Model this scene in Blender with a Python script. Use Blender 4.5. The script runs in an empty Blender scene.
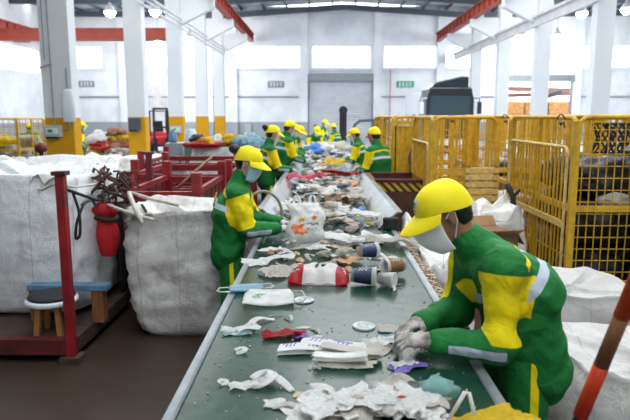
import bpy, bmesh, math, random
import numpy as np
from mathutils import Vector, Matrix, noise

sc = bpy.context.scene
COL = sc.collection
PI = math.pi
R = math.radians

# ------------------------------------------------------------------ camera
F_PX, CAM_Z = 600.0, 1.85
PITCH, YAW = math.atan(95 / 600.0), math.atan(7 / 600.0)
cam_d = bpy.data.cameras.new('camera')
cam = bpy.data.objects.new('camera', cam_d)
COL.objects.link(cam)
cam.location = (0, 0, CAM_Z)
cam.rotation_euler = (PI / 2 - PITCH, 0, YAW)
cam_d.sensor_width = 36.0
cam_d.lens = 36.0 * F_PX / 630.0
cam_d.clip_end = 300
cam_d.dof.use_dof = True
cam_d.dof.focus_distance = 3.4
cam_d.dof.aperture_fstop = 3.2
sc.camera = cam

_F = Vector((-math.sin(YAW) * math.cos(PITCH), math.cos(YAW) * math.cos(PITCH), -math.sin(PITCH)))
_R = Vector((math.cos(YAW), math.sin(YAW), 0))
_U = _R.cross(_F)


def ray(px, py):
    return _F + _R * ((px - 315) / F_PX) + _U * ((210 - py) / F_PX)


def at(px, py, Y):
    "point seen at a pixel of the photograph, at distance Y down the hall"
    d = ray(px, py)
    return Vector((0, 0, CAM_Z)) + d * (Y / d.y)


def onz(px, py, z):
    d = ray(px, py)
    return Vector((0, 0, CAM_Z)) + d * ((z - CAM_Z) / d.z)


# ------------------------------------------------------------------ materials
def lin(c):
    return tuple(((x / 12.92) if x <= .04045 else ((x + .055) / 1.055) ** 2.4) for x in c)


def hexc(h):
    return lin(tuple(int(h[i:i + 2], 16) / 255 for i in (0, 2, 4)))


def mat(name, col, rough=.6, metal=0., var=0., vscale=6., bump=0., bscale=40., col2=None, spec=.5, sheen=0., emit=0., trans=0., alpha=1., coat=0.,
        stretch=None):
    if isinstance(col, str):
        col = hexc(col)
    if isinstance(col2, str):
        col2 = hexc(col2)
    m = bpy.data.materials.new(name)
    m.use_nodes = True
    nt = m.node_tree
    b = nt.nodes['Principled BSDF']
    b.inputs['Base Color'].default_value = (*col, 1)
    b.inputs['Roughness'].default_value = rough
    b.inputs['Metallic'].default_value = metal
    b.inputs['Specular IOR Level'].default_value = spec
    if coat:
        b.inputs['Coat Weight'].default_value = coat
    if trans:
        b.inputs['Transmission Weight'].default_value = trans
    if alpha < 1:
        b.inputs['Alpha'].default_value = alpha
    if emit:
        b.inputs['Emission Color'].default_value = (*col, 1)
        b.inputs['Emission Strength'].default_value = emit
    if var or bump:
        tc = nt.nodes.new('ShaderNodeTexCoord')
        src = tc.outputs['Object']
        if stretch:
            mp = nt.nodes.new('ShaderNodeMapping')
            mp.inputs['Scale'].default_value = stretch
            nt.links.new(src, mp.inputs[0])
            src = mp.outputs[0]
    if var:
        n = nt.nodes.new('ShaderNodeTexNoise')
        n.inputs['Scale'].default_value = vscale
        n.inputs['Detail'].default_value = 6
        n.inputs['Roughness'].default_value = .65
        nt.links.new(src, n.inputs['Vector'])
        rp = nt.nodes.new('ShaderNodeMapRange')
        rp.inputs[1].default_value = .38
        rp.inputs[2].default_value = .68
        nt.links.new(n.outputs['Fac'], rp.inputs[0])
        mx = nt.nodes.new('ShaderNodeMix')
        mx.data_type = 'RGBA'
        c2 = col2 if col2 else tuple(x * (1 - var) for x in col)
        mx.inputs[6].default_value = (*col, 1)
        mx.inputs[7].default_value = (*c2, 1)
        nt.links.new(rp.outputs[0], mx.inputs[0])
        nt.links.new(mx.outputs[2], b.inputs['Base Color'])
    if bump:
        n2 = nt.nodes.new('ShaderNodeTexNoise')
        n2.inputs['Scale'].default_value = bscale
        n2.inputs['Detail'].default_value = 5
        nt.links.new(src, n2.inputs['Vector'])
        bp = nt.nodes.new('ShaderNodeBump')
        bp.inputs['Strength'].default_value = bump
        bp.inputs['Distance'].default_value = .02
        nt.links.new(n2.outputs['Fac'], bp.inputs['Height'])
        nt.links.new(bp.outputs[0], b.inputs['Normal'])
    return m


def nodes_of(m):
    nt = m.node_tree
    return nt, nt.nodes['Principled BSDF']


def coverall_mat(name, green, yellow, silver):
    "work cloth: green, with yellow panels and silver bands laid out by the garment's own attributes"
    m = mat(name, green, .75, spec=.3)
    nt, b = nodes_of(m)
    prev = None
    n = nt.nodes.new('ShaderNodeTexNoise')
    tc = nt.nodes.new('ShaderNodeTexCoord')
    nt.links.new(tc.outputs['Object'], n.inputs['Vector'])
    n.inputs['Scale'].default_value = 9
    n.inputs['Detail'].default_value = 5
    mx0 = nt.nodes.new('ShaderNodeMix')
    mx0.data_type = 'RGBA'
    mx0.inputs[6].default_value = (*[x * .8 for x in hexc(green)], 1)
    mx0.inputs[7].default_value = (*[x * 1.15 for x in hexc(green)], 1)
    nt.links.new(n.outputs['Fac'], mx0.inputs[0])
    prev = mx0.outputs[2]
    for att, c in (('yellow', yellow), ('silver', silver)):
        a = nt.nodes.new('ShaderNodeAttribute')
        a.attribute_name = att
        g = nt.nodes.new('ShaderNodeMapRange')
        g.inputs[1].default_value = -.0015
        g.inputs[2].default_value = .0015
        nt.links.new(a.outputs['Fac'], g.inputs[0])
        mx = nt.nodes.new('ShaderNodeMix')
        mx.data_type = 'RGBA'
        nt.links.new(g.outputs[0], mx.inputs[0])
        nt.links.new(prev, mx.inputs[6])
        mx.inputs[7].default_value = (*hexc(c), 1)
        prev = mx.outputs[2]
    nt.links.new(prev, b.inputs['Base Color'])
    n2 = nt.nodes.new('ShaderNodeTexNoise')
    n2.inputs['Scale'].default_value = 13
    n2.inputs['Detail'].default_value = 4
    n2.inputs['Distortion'].default_value = .6
    nt.links.new(tc.outputs['Object'], n2.inputs['Vector'])
    bp = nt.nodes.new('ShaderNodeBump')
    bp.inputs['Strength'].default_value = .6
    bp.inputs['Distance'].default_value = .03
    nt.links.new(n2.outputs['Fac'], bp.inputs['Height'])
    nt.links.new(bp.outputs[0], b.inputs['Normal'])
    return m


M = {}
M['coverall'] = coverall_mat('green_work_cloth', '1a7434', 'efd90a', 'b9c2cf')
M['skin'] = mat('skin', 'd2a285', .5, var=.15, vscale=12)
M['skin_dark'] = mat('skin_tanned', 'a87658', .5, var=.15, vscale=12)
M['hair'] = mat('black_hair', '17120f', .5, bump=.4, bscale=120)
M['cap'] = mat('yellow_cap_cloth', 'f7e40c', .75, bump=.15, bscale=60)
M['cap_logo'] = mat('cap_badge', 'd8dfc0', .6)
M['cap_green'] = mat('cap_badge_green', '3c7a3a', .6)
M['mask_white'] = mat('mask_white', 'e6e9ec', .7, bump=.15, bscale=30)
M['mask_blue'] = mat('mask_pale_blue', 'a9d5e6', .7, bump=.15, bscale=30)
M['mask_pink'] = mat('mask_pink', 'd8718c', .7)
M['glove_grey'] = mat('glove_grey_knit', 'c3bdb6', .85, var=.6, vscale=18, col2='4a4744', bump=.3, bscale=120)
M['glove_pale'] = mat('glove_pale_lilac', 'c5bfcb', .85, var=.3, vscale=20, bump=.2, bscale=120)
M['glove_dark'] = mat('glove_dark', '2d2c2c', .8)
M['shoe'] = mat('dark_shoe', '1d1b1a', .6)
M['eye'] = mat('eye_dark', '100c0a', .15)
M['badge_yellow'] = mat('badge_yellow', 'e9d51d', .7)

M['belt'] = mat('green_rubber_belt', '0c3325', .26, var=1, vscale=3.2, col2='1b4033', bump=.08, bscale=14, spec=.3)
M['steel'] = mat('bare_sheet_steel', 'b0b5bc', .24, metal=1.0, var=.3, vscale=3, bump=.05, bscale=8)
M['steel_edge'] = mat('grey_painted_steel', '8f969b', .45, metal=.4, var=.3, vscale=6)
M['dark_steel'] = mat('dark_steel', '26292b', .5, metal=.4)
M['black_rubber'] = mat('black_rubber', '141414', .6, bump=.2, bscale=30)
M['red_steel'] = mat('red_painted_steel', '9c1420', .5, var=.5, vscale=7, col2='5f1218', bump=.1, bscale=30)
M['dark_red_steel'] = mat('grimy_red_steel', '6d141b', .6, var=.6, vscale=6, col2='33140f', bump=.1, bscale=30)
M['plat'] = mat('grimy_platform_boards', '4a382d', .75, var=.5, vscale=5, bump=.2, bscale=30)
M['yellow_steel'] = mat('yellow_painted_steel', 'dcae24', .5, var=.45, vscale=9, col2='b58a1c', bump=.1, bscale=40)
M['yellow_worn'] = mat('pale_worn_yellow_steel', 'e3cd8a', .5, var=.3, vscale=20, col2='c99b3c')
M['crane_red'] = mat('crane_red_paint', 'a3402f', .55, var=.3, vscale=2)
M['crane_white'] = mat('white_crane_rail_beam', 'd4d4d4', .6, var=.2, vscale=2)
M['roof_steel'] = mat('blue_grey_roof_steel', '47525c', .5, var=.2, vscale=2)
M['roof_sheet'] = mat('pale_roof_sheet', 'b9c0c4', .6, var=.2, vscale=1)
M['pipe'] = mat('grey_pipe', '8d9297', .5)
M['lamp_shell'] = mat('lamp_aluminium', 'c9ccd0', .35, metal=.8)
M['lamp_glow'] = mat('lamp_glow', (1, .98, .94), .5, emit=45)
M['wood'] = mat('pale_wood', 'b07a43', .6, var=.35, vscale=14, bump=.15, bscale=40, stretch=(1, 1, .15))
M['wood_dark'] = mat('brown_wood', '8a5a38', .6, var=.4, vscale=14, bump=.15, bscale=40, stretch=(1, 1, .15))
M['kraft'] = mat('kraft_cardboard', 'a47b54', .8, var=.3, vscale=8, bump=.1, bscale=40)
M['kraft_dark'] = mat('brown_cardboard', '7a5a3f', .8, var=.3, vscale=8)
M['tool_red'] = mat('red_orange_paint', 'e2401c', .45, var=.25, vscale=15)
M['jeans'] = mat('blue_board', '5f86a6', .6, var=.3, vscale=9)
M['stool_dark'] = mat('dark_cushion', '23262a', .7)
M['screen'] = mat('pale_screen', 'c6dccb', .3)
M['panel_grey'] = mat('grey_box', 'a9afb0', .5)
M['panel_green'] = mat('green_box', '4b6b58', .5)
M['cab_grey'] = mat('cabinet_grey', '8e979b', .4, metal=.3, var=.2)
M['jug'] = mat('pale_blue_plastic', 'cfe3ef', .3)
M['truck'] = mat('dark_truck_paint', '1d2730', .3, coat=.5)
M['truck_glass'] = mat('truck_glass', '37474f', .08, spec=.8)
M['white_paint'] = mat('white_paint', 'dfe3e6', .5)
M['forklift'] = mat('forklift_red', 'c02a35', .4)
M['red_cloth'] = mat('red_cloth', 'c0121e', .8, var=.3, vscale=14, bump=.4, bscale=25)
M['sign_green'] = mat('sign_green', '3f9c78', .5)
M['sign_grey'] = mat('sign_grey', '7d858a', .5)
M['sign_ink'] = mat('sign_pale_ink', 'e8eeec', .5)


def bag_mat(name, c, c2, dirt, weave=True):
    m = mat(name, c, .55, var=1, vscale=2.2, col2=c2, spec=.4)
    nt, b = nodes_of(m)
    tc = nt.nodes.new('ShaderNodeTexCoord')
    w = nt.nodes.new('ShaderNodeTexWave')
    w.inputs['Scale'].default_value = 60
    w.bands_direction = 'Z'
    n = nt.nodes.new('ShaderNodeTexNoise')
    n.inputs['Scale'].default_value = 7
    n.inputs['Detail'].default_value = 7
    n.inputs['Roughness'].default_value = .6
    n.inputs['Distortion'].default_value = .8
    nt.links.new(tc.outputs['Object'], w.inputs['Vector'])
    nt.links.new(tc.outputs['Object'], n.inputs['Vector'])
    ad = nt.nodes.new('ShaderNodeMath')
    ad.operation = 'MULTIPLY_ADD'
    nt.links.new(w.outputs['Fac'], ad.inputs[0])
    ad.inputs[1].default_value = .04
    nt.links.new(n.outputs['Fac'], ad.inputs[2])
    bp = nt.nodes.new('ShaderNodeBump')
    bp.inputs['Strength'].default_value = .55
    bp.inputs['Distance'].default_value = .05
    nt.links.new(ad.outputs[0], bp.inputs['Height'])
    nt.links.new(bp.outputs[0], b.inputs['Normal'])
    # stitched seams of the woven panels
    spx = nt.nodes.new('ShaderNodeSeparateXYZ')
    nt.links.new(tc.outputs['Object'], spx.inputs[0])
    fr_ = nt.nodes.new('ShaderNodeMath')
    fr_.operation = 'PINGPONG'
    fr_.inputs[1].default_value = .16
    nt.links.new(spx.outputs['X'], fr_.inputs[0])
    lt = nt.nodes.new('ShaderNodeMath')
    lt.operation = 'LESS_THAN'
    lt.inputs[1].default_value = .006
    nt.links.new(fr_.outputs[0], lt.inputs[0])
    src = b.inputs['Base Color'].links[0].from_socket
    ms = nt.nodes.new('ShaderNodeMix')
    ms.data_type = 'RGBA'
    sm = nt.nodes.new('ShaderNodeMath')
    sm.operation = 'MULTIPLY'
    sm.inputs[1].default_value = .35
    nt.links.new(lt.outputs[0], sm.inputs[0])
    nt.links.new(sm.outputs[0], ms.inputs[0])
    nt.links.new(src, ms.inputs[6])
    ms.inputs[7].default_value = (*hexc('8d9399'), 1)
    nt.links.new(ms.outputs[2], b.inputs['Base Color'])
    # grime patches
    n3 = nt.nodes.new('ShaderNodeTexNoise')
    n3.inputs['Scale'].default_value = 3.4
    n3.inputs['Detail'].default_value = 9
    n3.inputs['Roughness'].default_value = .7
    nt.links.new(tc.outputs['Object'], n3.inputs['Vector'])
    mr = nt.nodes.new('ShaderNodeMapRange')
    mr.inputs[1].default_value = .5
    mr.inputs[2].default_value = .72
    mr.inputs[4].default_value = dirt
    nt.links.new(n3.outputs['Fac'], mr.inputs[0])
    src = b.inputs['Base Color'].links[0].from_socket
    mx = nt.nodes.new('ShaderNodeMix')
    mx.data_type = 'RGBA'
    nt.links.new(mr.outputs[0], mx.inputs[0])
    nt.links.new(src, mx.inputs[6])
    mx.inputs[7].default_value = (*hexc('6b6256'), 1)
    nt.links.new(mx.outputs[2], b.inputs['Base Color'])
    return m


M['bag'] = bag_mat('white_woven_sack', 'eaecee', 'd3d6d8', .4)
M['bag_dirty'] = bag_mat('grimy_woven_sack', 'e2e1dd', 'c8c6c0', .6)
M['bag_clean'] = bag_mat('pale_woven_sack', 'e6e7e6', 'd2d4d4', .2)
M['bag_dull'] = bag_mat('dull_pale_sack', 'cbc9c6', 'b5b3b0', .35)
M['strap'] = mat('pale_webbing', 'cfcabb', .8, var=.3, vscale=20)
M['strap_dark'] = mat('dark_webbing', '2a2c29', .8)
M['black_bag'] = mat('black_plastic_bag', '0d0e10', .42, bump=.5, bscale=14, spec=.35)
M['grey_bag'] = mat('grey_plastic_bag', '53565a', .35, bump=.5, bscale=14)

# litter colours
LC = {}
for n_, c_, r_ in (('white', 'f6f6f4', .4), ('offwhite', 'ddd8ce', .5), ('grey', '9a9a98', .5), ('clear', 'cddad8', .2), ('beige', 'b7a588', .7),
                   ('brown', '8b6646', .8), ('kraft', 'b58d62', .8), ('dark', '26292c', .5), ('navy', '2b3a5f', .5), ('blue', '2b73c4', .45), ('paleblue', 'a8cfe0', .6),
                   ('teal', '9fd0cb', .25), ('red', 'c8202a', .4), ('pink', 'ea5a78', .45), ('orange', 'e0733a', .45), ('yellow', 'efd21e', .45), ('green', '3f7f4d', .5),
                   ('purple', '6b55a8', .4), ('rust', '7d4a33', .7)):
    LC[n_] = mat('litter_' + n_, c_, r_, var=.22, vscale=14, bump=.35, bscale=35)
LC['clear'] = mat('litter_clear_plastic', 'dfe9e8', .15, trans=.55, bump=.3, bscale=30)


# ------------------------------------------------------------------ mesh builder
class MB:
    def __init__(s):
        s.v, s.f = [], []

    def add(s, vs, fs):
        o = len(s.v)
        s.v += [tuple(v) for v in vs]
        s.f += [tuple(i + o for i in f) for f in fs]
        return s

    def box(s, c, d, rot=None, taper=1.0):
        hx, hy, hz = d[0] / 2, d[1] / 2, d[2] / 2
        vs = []
        for z in (-1, 1):
            t = taper if z > 0 else 1
            for x, y in ((-1, -1), (1, -1), (1, 1), (-1, 1)):
                p = Vector((x * hx * t, y * hy * t, z * hz))
                if rot is not None:
                    p = rot @ p
                vs.append(p + Vector(c))
        return s.add(vs, [(3, 2, 1, 0), (4, 5, 6, 7), (0, 1, 5, 4), (1, 2, 6, 5), (2, 3, 7, 6), (3, 0, 4, 7)])

    def span(s, a, b):
        return s.box([(a[i] + b[i]) / 2 for i in range(3)], [abs(b[i] - a[i]) for i in range(3)])

    def bar(s, p, q, w, h=None, up=(0, 0, 1)):
        p, q = Vector(p), Vector(q)
        h = h or w
        d = (q - p)
        L = d.length
        d.normalize()
        up = Vector(up)
        if abs(d.dot(up)) > .98:
            up = Vector((0, 1, 0))
        x = d.cross(up).normalized()
        z = x.cross(d)
        rot = Matrix((x, d, z)).transposed()
        return s.box((p + q) / 2, (w, L, h), rot)

    def tube(s, pts, r, seg=8, caps=True, closed=False):
        pts = [Vector(p) for p in pts]
        n = len(pts)
        rr = r if isinstance(r, (list, tuple)) else [r] * n
        vs, fs = [], []
        prev = None
        for i, p in enumerate(pts):
            if closed:
                t = pts[(i + 1) % n] - pts[i - 1]
            else:
                t = pts[min(i + 1, n - 1)] - pts[max(i - 1, 0)]
            t.normalize()
            if prev is None:
                u = t.cross(Vector((0, 0, 1)))
                if u.length < .05:
                    u = t.cross(Vector((1, 0, 0)))
            else:
                u = prev - t * prev.dot(t)
                if u.length < 1e-5:
                    u = t.cross(Vector((1, 0, 0)))
            u.normalize()
            prev = u
            w = t.cross(u)
            for k in range(seg):
                a = 2 * PI * k / seg
                vs.append(p + (u * math.cos(a) + w * math.sin(a)) * rr[i])
        m = n if closed else n - 1
        for i in range(m):
            j = (i + 1) % n
            for k in range(seg):
                l = (k + 1) % seg
                fs.append((i * seg + k, i * seg + l, j * seg + l, j * seg + k))
        if caps and not closed:
            fs.append(tuple(range(seg - 1, -1, -1)))
            fs.append(tuple((n - 1) * seg + k for k in range(seg)))
        return s.add(vs, fs)

    def lathe(s, prof, seg=20, mtx=None, cap0=True, cap1=True):
        vs, fs = [], []
        for r, z in prof:
            for k in range(seg):
                a = 2 * PI * k / seg
                p = Vector((r * math.cos(a), r * math.sin(a), z))
                vs.append(mtx @ p if mtx is not None else p)
        n = len(prof)
        for i in range(n - 1):
            for k in range(seg):
                l = (k + 1) % seg
                fs.append((i * seg + k, i * seg + l, (i + 1) * seg + l, (i + 1) * seg + k))
        if cap0:
            fs.append(tuple(range(seg - 1, -1, -1)))
        if cap1:
            fs.append(tuple((n - 1) * seg + k for k in range(seg)))
        return s.add(vs, fs)

    def prism(s, poly, ax, a, b):
        "poly in the two axes other than ax, extruded from a to b along ax"
        def P(u, v, w):
            return {'x': (w, u, v), 'y': (u, w, v), 'z': (u, v, w)}[ax]
        n = len(poly)
        vs = [P(u, v, a) for u, v in poly] + [P(u, v, b) for u, v in poly]
        fs = [tuple(range(n - 1, -1, -1)), tuple(range(n, 2 * n))]
        for i in range(n):
            j = (i + 1) % n
            fs.append((i, j, n + j, n + i))
        return s.add(vs, fs)

    def grid(s, fn, nu, nv):
        vs = [fn(i / (nu - 1), j / (nv - 1)) for j in range(nv) for i in range(nu)]
        fs = [(j * nu + i, j * nu + i + 1, (j + 1) * nu + i + 1, (j + 1) * nu + i) for j in range(nv - 1) for i in range(nu - 1)]
        return s.add(vs, fs)

    def build(s, name, m, parent=None, smooth=False, bevel=0., solid=0., loc=None, weld=False):
        me = bpy.data.meshes.new(name)
        me.from_pydata(s.v, [], s.f)
        bm = bmesh.new()
        bm.from_mesh(me)
        if weld:
            bmesh.ops.remove_doubles(bm, verts=bm.verts, dist=1e-5)
        bmesh.ops.recalc_face_normals(bm, faces=bm.faces)
        bm.to_mesh(me)
        bm.free()
        me.materials.append(m)
        if smooth:
            me.polygons.foreach_set('use_smooth', [True] * len(me.polygons))
        o = bpy.data.objects.new(name, me)
        COL.objects.link(o)
        if parent is not None:
            o.parent = parent
        if loc is not None:
            o.location = loc
        if bevel:
            md = o.modifiers.new('bevel', 'BEVEL')
            md.width = bevel
            md.segments = 2
            md.limit_method = 'ANGLE'
        if solid:
            md = o.modifiers.new('solid', 'SOLIDIFY')
            md.thickness = solid
            md.offset = 0
        return o


def thing(name, label, cat, loc=(0, 0, 0), rotz=0., group=None):
    o = bpy.data.objects.new(name, None)
    COL.objects.link(o)
    o.empty_display_size = .1
    o.location = loc
    o.rotation_euler = (0, 0, rotz)
    return tag(o, label, cat, group)


def tag(o, label, cat, group=None, kind=None):
    o['label'] = label
    o['category'] = cat
    if group:
        o['group'] = group
    if kind:
        o['kind'] = kind
    return o


def struct(o):
    o['kind'] = 'structure'
    return o


def copy_tree(o, parent=None):
    c = o.copy()
    COL.objects.link(c)
    if parent is not None:
        c.parent = parent
    for ch in [x for x in bpy.data.objects if x.parent is o]:
        copy_tree(ch, c)
    return c


def set_mat(o, m):
    o.material_slots[0].link = 'OBJECT'
    o.material_slots[0].material = m


# ------------------------------------------------------------------ SDF mesher for figures
def cone(a, b, ra, rb, k=.04):
    return ('c', Vector(a), Vector(b), ra, rb, k)


def ell(c, r, rot=None, k=.02):
    return ('e', Vector(c), Vector(r), rot if rot is not None else Matrix.Identity(3), k)


def prim_dist(p, X, Y, Z):
    if p[0] == 'c':
        a, b, ra, rb = p[1], p[2], p[3], p[4]
        d = b - a
        L2 = max(d.length_squared, 1e-9)
        t = ((X - a.x) * d.x + (Y - a.y) * d.y + (Z - a.z) * d.z) / L2
        t = np.clip(t, 0, 1)
        dx, dy, dz = X - a.x - t * d.x, Y - a.y - t * d.y, Z - a.z - t * d.z
        return np.sqrt(dx * dx + dy * dy + dz * dz) - (ra + (rb - ra) * t)
    c, r, rot = p[1], p[2], p[3]
    x, y, z = X - c.x, Y - c.y, Z - c.z
    u = (x * rot[0][0] + y * rot[1][0] + z * rot[2][0]) / r.x
    v = (x * rot[0][1] + y * rot[1][1] + z * rot[2][1]) / r.y
    w = (x * rot[0][2] + y * rot[1][2] + z * rot[2][2]) / r.z
    n = np.sqrt(u * u + v * v + w * w) + 1e-9
    g = np.sqrt((u / r.x) ** 2 + (v / r.y) ** 2 + (w / r.z) ** 2) + 1e-9
    return n * (n - 1) / g


def prim_box(p):
    if p[0] == 'c':
        r = max(p[3], p[4])
        lo = [min(p[1][i], p[2][i]) - r for i in range(3)]
        hi = [max(p[1][i], p[2][i]) + r for i in range(3)]
    else:
        r = max(p[2])
        lo = [p[1][i] - r for i in range(3)]
        hi = [p[1][i] + r for i in range(3)]
    return lo, hi


def sdf_mesh(prims, h, cuts=()):
    bx = [prim_box(p) for p in prims]
    lo = np.array([min(b[0][i] for b in bx) for i in range(3)]) - 3 * h
    hi = np.array([max(b[1][i] for b in bx) for i in range(3)]) + 3 * h
    n = np.ceil((hi - lo) / h).astype(int) + 1
    ax = [lo[i] + h * np.arange(n[i]) for i in range(3)]
    D = np.full(n, 9.0, dtype=np.float32)
    for p, b in zip(prims, bx):
        k = p[5] if p[0] == 'c' else p[4]
        i0 = np.maximum(((np.array(b[0]) - k - 3 * h - lo) / h).astype(int), 0)
        i1 = np.minimum(((np.array(b[1]) + k + 3 * h - lo) / h).astype(int) + 2, n)
        sl = tuple(slice(i0[i], i1[i]) for i in range(3))
        X = ax[0][sl[0]][:, None, None]
        Y = ax[1][sl[1]][None, :, None]
        Z = ax[2][sl[2]][None, None, :]
        d = prim_dist(p, X, Y, Z)
        s = D[sl]
        hh = np.clip(.5 + .5 * (s - d) / k, 0, 1)
        D[sl] = s * (1 - hh) + d * hh - k * hh * (1 - hh)
    for c in cuts:                      # callable(X,Y,Z) -> distance kept where negative
        D = np.maximum(D, c(ax[0][:, None, None], ax[1][None, :, None], ax[2][None, None, :]))
    ins = D < 0
    nx, ny, nz = (int(q) - 1 for q in n)
    cnt = np.zeros((nx, ny, nz), np.float32)
    acc = np.zeros((nx, ny, nz, 3), np.float32)

    def sub(A, o):
        return A[o[0]:o[0] + nx, o[1]:o[1] + ny, o[2]:o[2] + nz]
    for a in range(3):
        for o1 in (0, 1):
            for o2 in (0, 1):
                o = [0, 0, 0]
                oth = [i for i in range(3) if i != a]
                o[oth[0]], o[oth[1]] = o1, o2
                q = list(o)
                q[a] = 1
                d0, d1 = sub(D, o), sub(D, q)
                cr = (d0 < 0) != (d1 < 0)
                t = np.where(cr, d0 / np.where(cr, d0 - d1, 1), 0)
                cnt += cr
                for i in range(3):
                    acc[..., i] += np.where(cr, t if i == a else o[i], 0)
    cell = cnt > 0
    idx = -np.ones((nx, ny, nz), int)
    w = np.argwhere(cell)
    idx[cell] = np.arange(len(w))
    V = (acc[cell] / cnt[cell][:, None] + w) * h + lo
    quads = []
    for a in range(3):
        o = [i for i in range(3) if i != a]
        s0 = [slice(1, -1)] * 3
        s1 = [slice(1, -1)] * 3
        s0[a] = slice(0, -1)
        s1[a] = slice(1, None)
        A, B = ins[tuple(s0)], ins[tuple(s1)]
        e = np.argwhere(A != B)
        if not len(e):
            continue
        flip = A[A != B]
        base = e.copy()
        for i in o:
            base[:, i] += 1
        cs = []
        for (p_, q_) in ((-1, -1), (0, -1), (0, 0), (-1, 0)):
            c = base.copy()
            c[:, o[0]] += p_
            c[:, o[1]] += q_
            cs.append(idx[c[:, 0], c[:, 1], c[:, 2]])
        Q = np.stack(cs, 1)
        if a == 1:
            flip = ~flip
        Q[~flip] = Q[~flip][:, ::-1]
        quads.append(Q)
    return V, np.concatenate(quads)


_rs = np.random.RandomState(5)
_KD = _rs.normal(size=(24, 3))
_PH = _rs.uniform(0, 6.28, 24)


def fold_noise(V, scale, amp):
    "soft cloth folds, vectorised"
    W = V * scale
    W = W + .6 * np.sin(W[:, [1, 2, 0]] * 1.7 + 1.3)
    r = np.zeros(len(V))
    for i in range(12):
        r += np.sin(W @ _KD[i] * (1 + i * .22) + _PH[i]) / (1 + i * .25)
    return amp * r / 3.5


def sdf_obj(name, prims, h, m, parent=None, attrs=None, folds=None, cuts=(), smooth_it=1):
    V, Q = sdf_mesh(prims, h, cuts)
    me = bpy.data.meshes.new(name)
    me.from_pydata(V.tolist(), [], Q.tolist())
    me.update()
    if smooth_it:
        bm = bmesh.new()
        bm.from_mesh(me)
        for _ in range(smooth_it):
            bmesh.ops.smooth_vert(bm, verts=bm.verts, factor=.5, use_axis_x=True, use_axis_y=True, use_axis_z=True)
        bmesh.ops.recalc_face_normals(bm, faces=bm.faces)
        bm.to_mesh(me)
        bm.free()
    nv = len(me.vertices)
    co = np.empty(nv * 3, np.float32)
    me.vertices.foreach_get('co', co)
    co = co.reshape(-1, 3)
    if attrs:
        for k, fn in attrs.items():
            a = me.attributes.new(k, 'FLOAT', 'POINT')
            a.data.foreach_set('value', np.asarray(fn(co), np.float32))
    if folds:
        no = np.empty(nv * 3, np.float32)
        me.vertices.foreach_get('normal', no)
        no = no.reshape(-1, 3)
        for sc_, am in folds:
            co = co + no * fold_noise(co, sc_, am)[:, None]
        me.vertices.foreach_set('co', co.reshape(-1))
    me.polygons.foreach_set('use_smooth', [True] * len(me.polygons))
    me.materials.append(m)
    me.update()
    o = bpy.data.objects.new(name, me)
    COL.objects.link(o)
    if parent is not None:
        o.parent = parent
    return o
# ================================================================== the hall
BY = 44.0                       # back wall
XL, XR = -19.5, 24.0            # side walls
LX, RX = -6.25, 9.4              # inner faces of the two column rows
COLS_Y = [15.2, 21.4, 27.2, 33.0, 38.8]


def wall_material(name, base, band, zb, dirt=.35):
    m = mat(name, base, .8, var=1, vscale=.5, col2='cfd4d8', spec=.2)
    nt, b = nodes_of(m)
    tc = nt.nodes.new('ShaderNodeTexCoord')
    sp = nt.nodes.new('ShaderNodeSeparateXYZ')
    nt.links.new(tc.outputs['Object'], sp.inputs[0])
    g = nt.nodes.new('ShaderNodeMath')
    g.operation = 'LESS_THAN'
    g.inputs[1].default_value = zb
    nt.links.new(sp.outputs['Z'], g.inputs[0])
    src = b.inputs['Base Color'].links[0].from_socket
    mx = nt.nodes.new('ShaderNodeMix')
    mx.data_type = 'RGBA'
    nt.links.new(g.outputs[0], mx.inputs[0])
    nt.links.new(src, mx.inputs[6])
    n = nt.nodes.new('ShaderNodeTexNoise')
    n.inputs['Scale'].default_value = 3
    n.inputs['Detail'].default_value = 8
    nt.links.new(tc.outputs['Object'], n.inputs['Vector'])
    mr = nt.nodes.new('ShaderNodeMapRange')
    mr.inputs[1].default_value = .55
    mr.inputs[2].default_value = .75
    mr.inputs[4].default_value = dirt
    nt.links.new(n.outputs['Fac'], mr.inputs[0])
    mx2 = nt.nodes.new('ShaderNodeMix')
    mx2.data_type = 'RGBA'
    nt.links.new(mr.outputs[0], mx2.inputs[0])
    mx2.inputs[6].default_value = (*hexc(band), 1)
    mx2.inputs[7].default_value = (*[x * .7 for x in hexc(band)], 1)
    nt.links.new(mx2.outputs[2], mx.inputs[7])
    nt.links.new(mx.outputs[2], b.inputs['Base Color'])
    return m


M['wall'] = wall_material('white_wall_grey_dado', 'e9ecef', '9aa0a5', 1.35)
M['column'] = wall_material('white_column_yellow_foot', 'd8dadb', 'c8921a', 1.78, .5)

# floor: concrete, dark brown at the near end, paler blue-grey down the hall
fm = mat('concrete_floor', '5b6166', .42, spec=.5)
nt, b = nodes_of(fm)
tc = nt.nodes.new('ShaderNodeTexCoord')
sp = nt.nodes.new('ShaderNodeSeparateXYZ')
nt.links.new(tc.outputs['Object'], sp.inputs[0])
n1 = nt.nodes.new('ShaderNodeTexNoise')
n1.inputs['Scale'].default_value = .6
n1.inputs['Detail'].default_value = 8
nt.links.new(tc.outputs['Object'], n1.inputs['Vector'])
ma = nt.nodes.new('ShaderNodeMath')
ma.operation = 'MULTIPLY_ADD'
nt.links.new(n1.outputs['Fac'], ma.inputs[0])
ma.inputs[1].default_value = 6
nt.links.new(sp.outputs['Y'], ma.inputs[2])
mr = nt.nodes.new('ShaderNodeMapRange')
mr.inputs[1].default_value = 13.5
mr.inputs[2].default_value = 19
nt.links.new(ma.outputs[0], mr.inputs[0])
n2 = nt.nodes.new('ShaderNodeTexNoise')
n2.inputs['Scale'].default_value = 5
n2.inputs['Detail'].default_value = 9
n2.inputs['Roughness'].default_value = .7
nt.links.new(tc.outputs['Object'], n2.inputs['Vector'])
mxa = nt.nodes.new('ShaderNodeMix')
mxa.data_type = 'RGBA'
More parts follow.
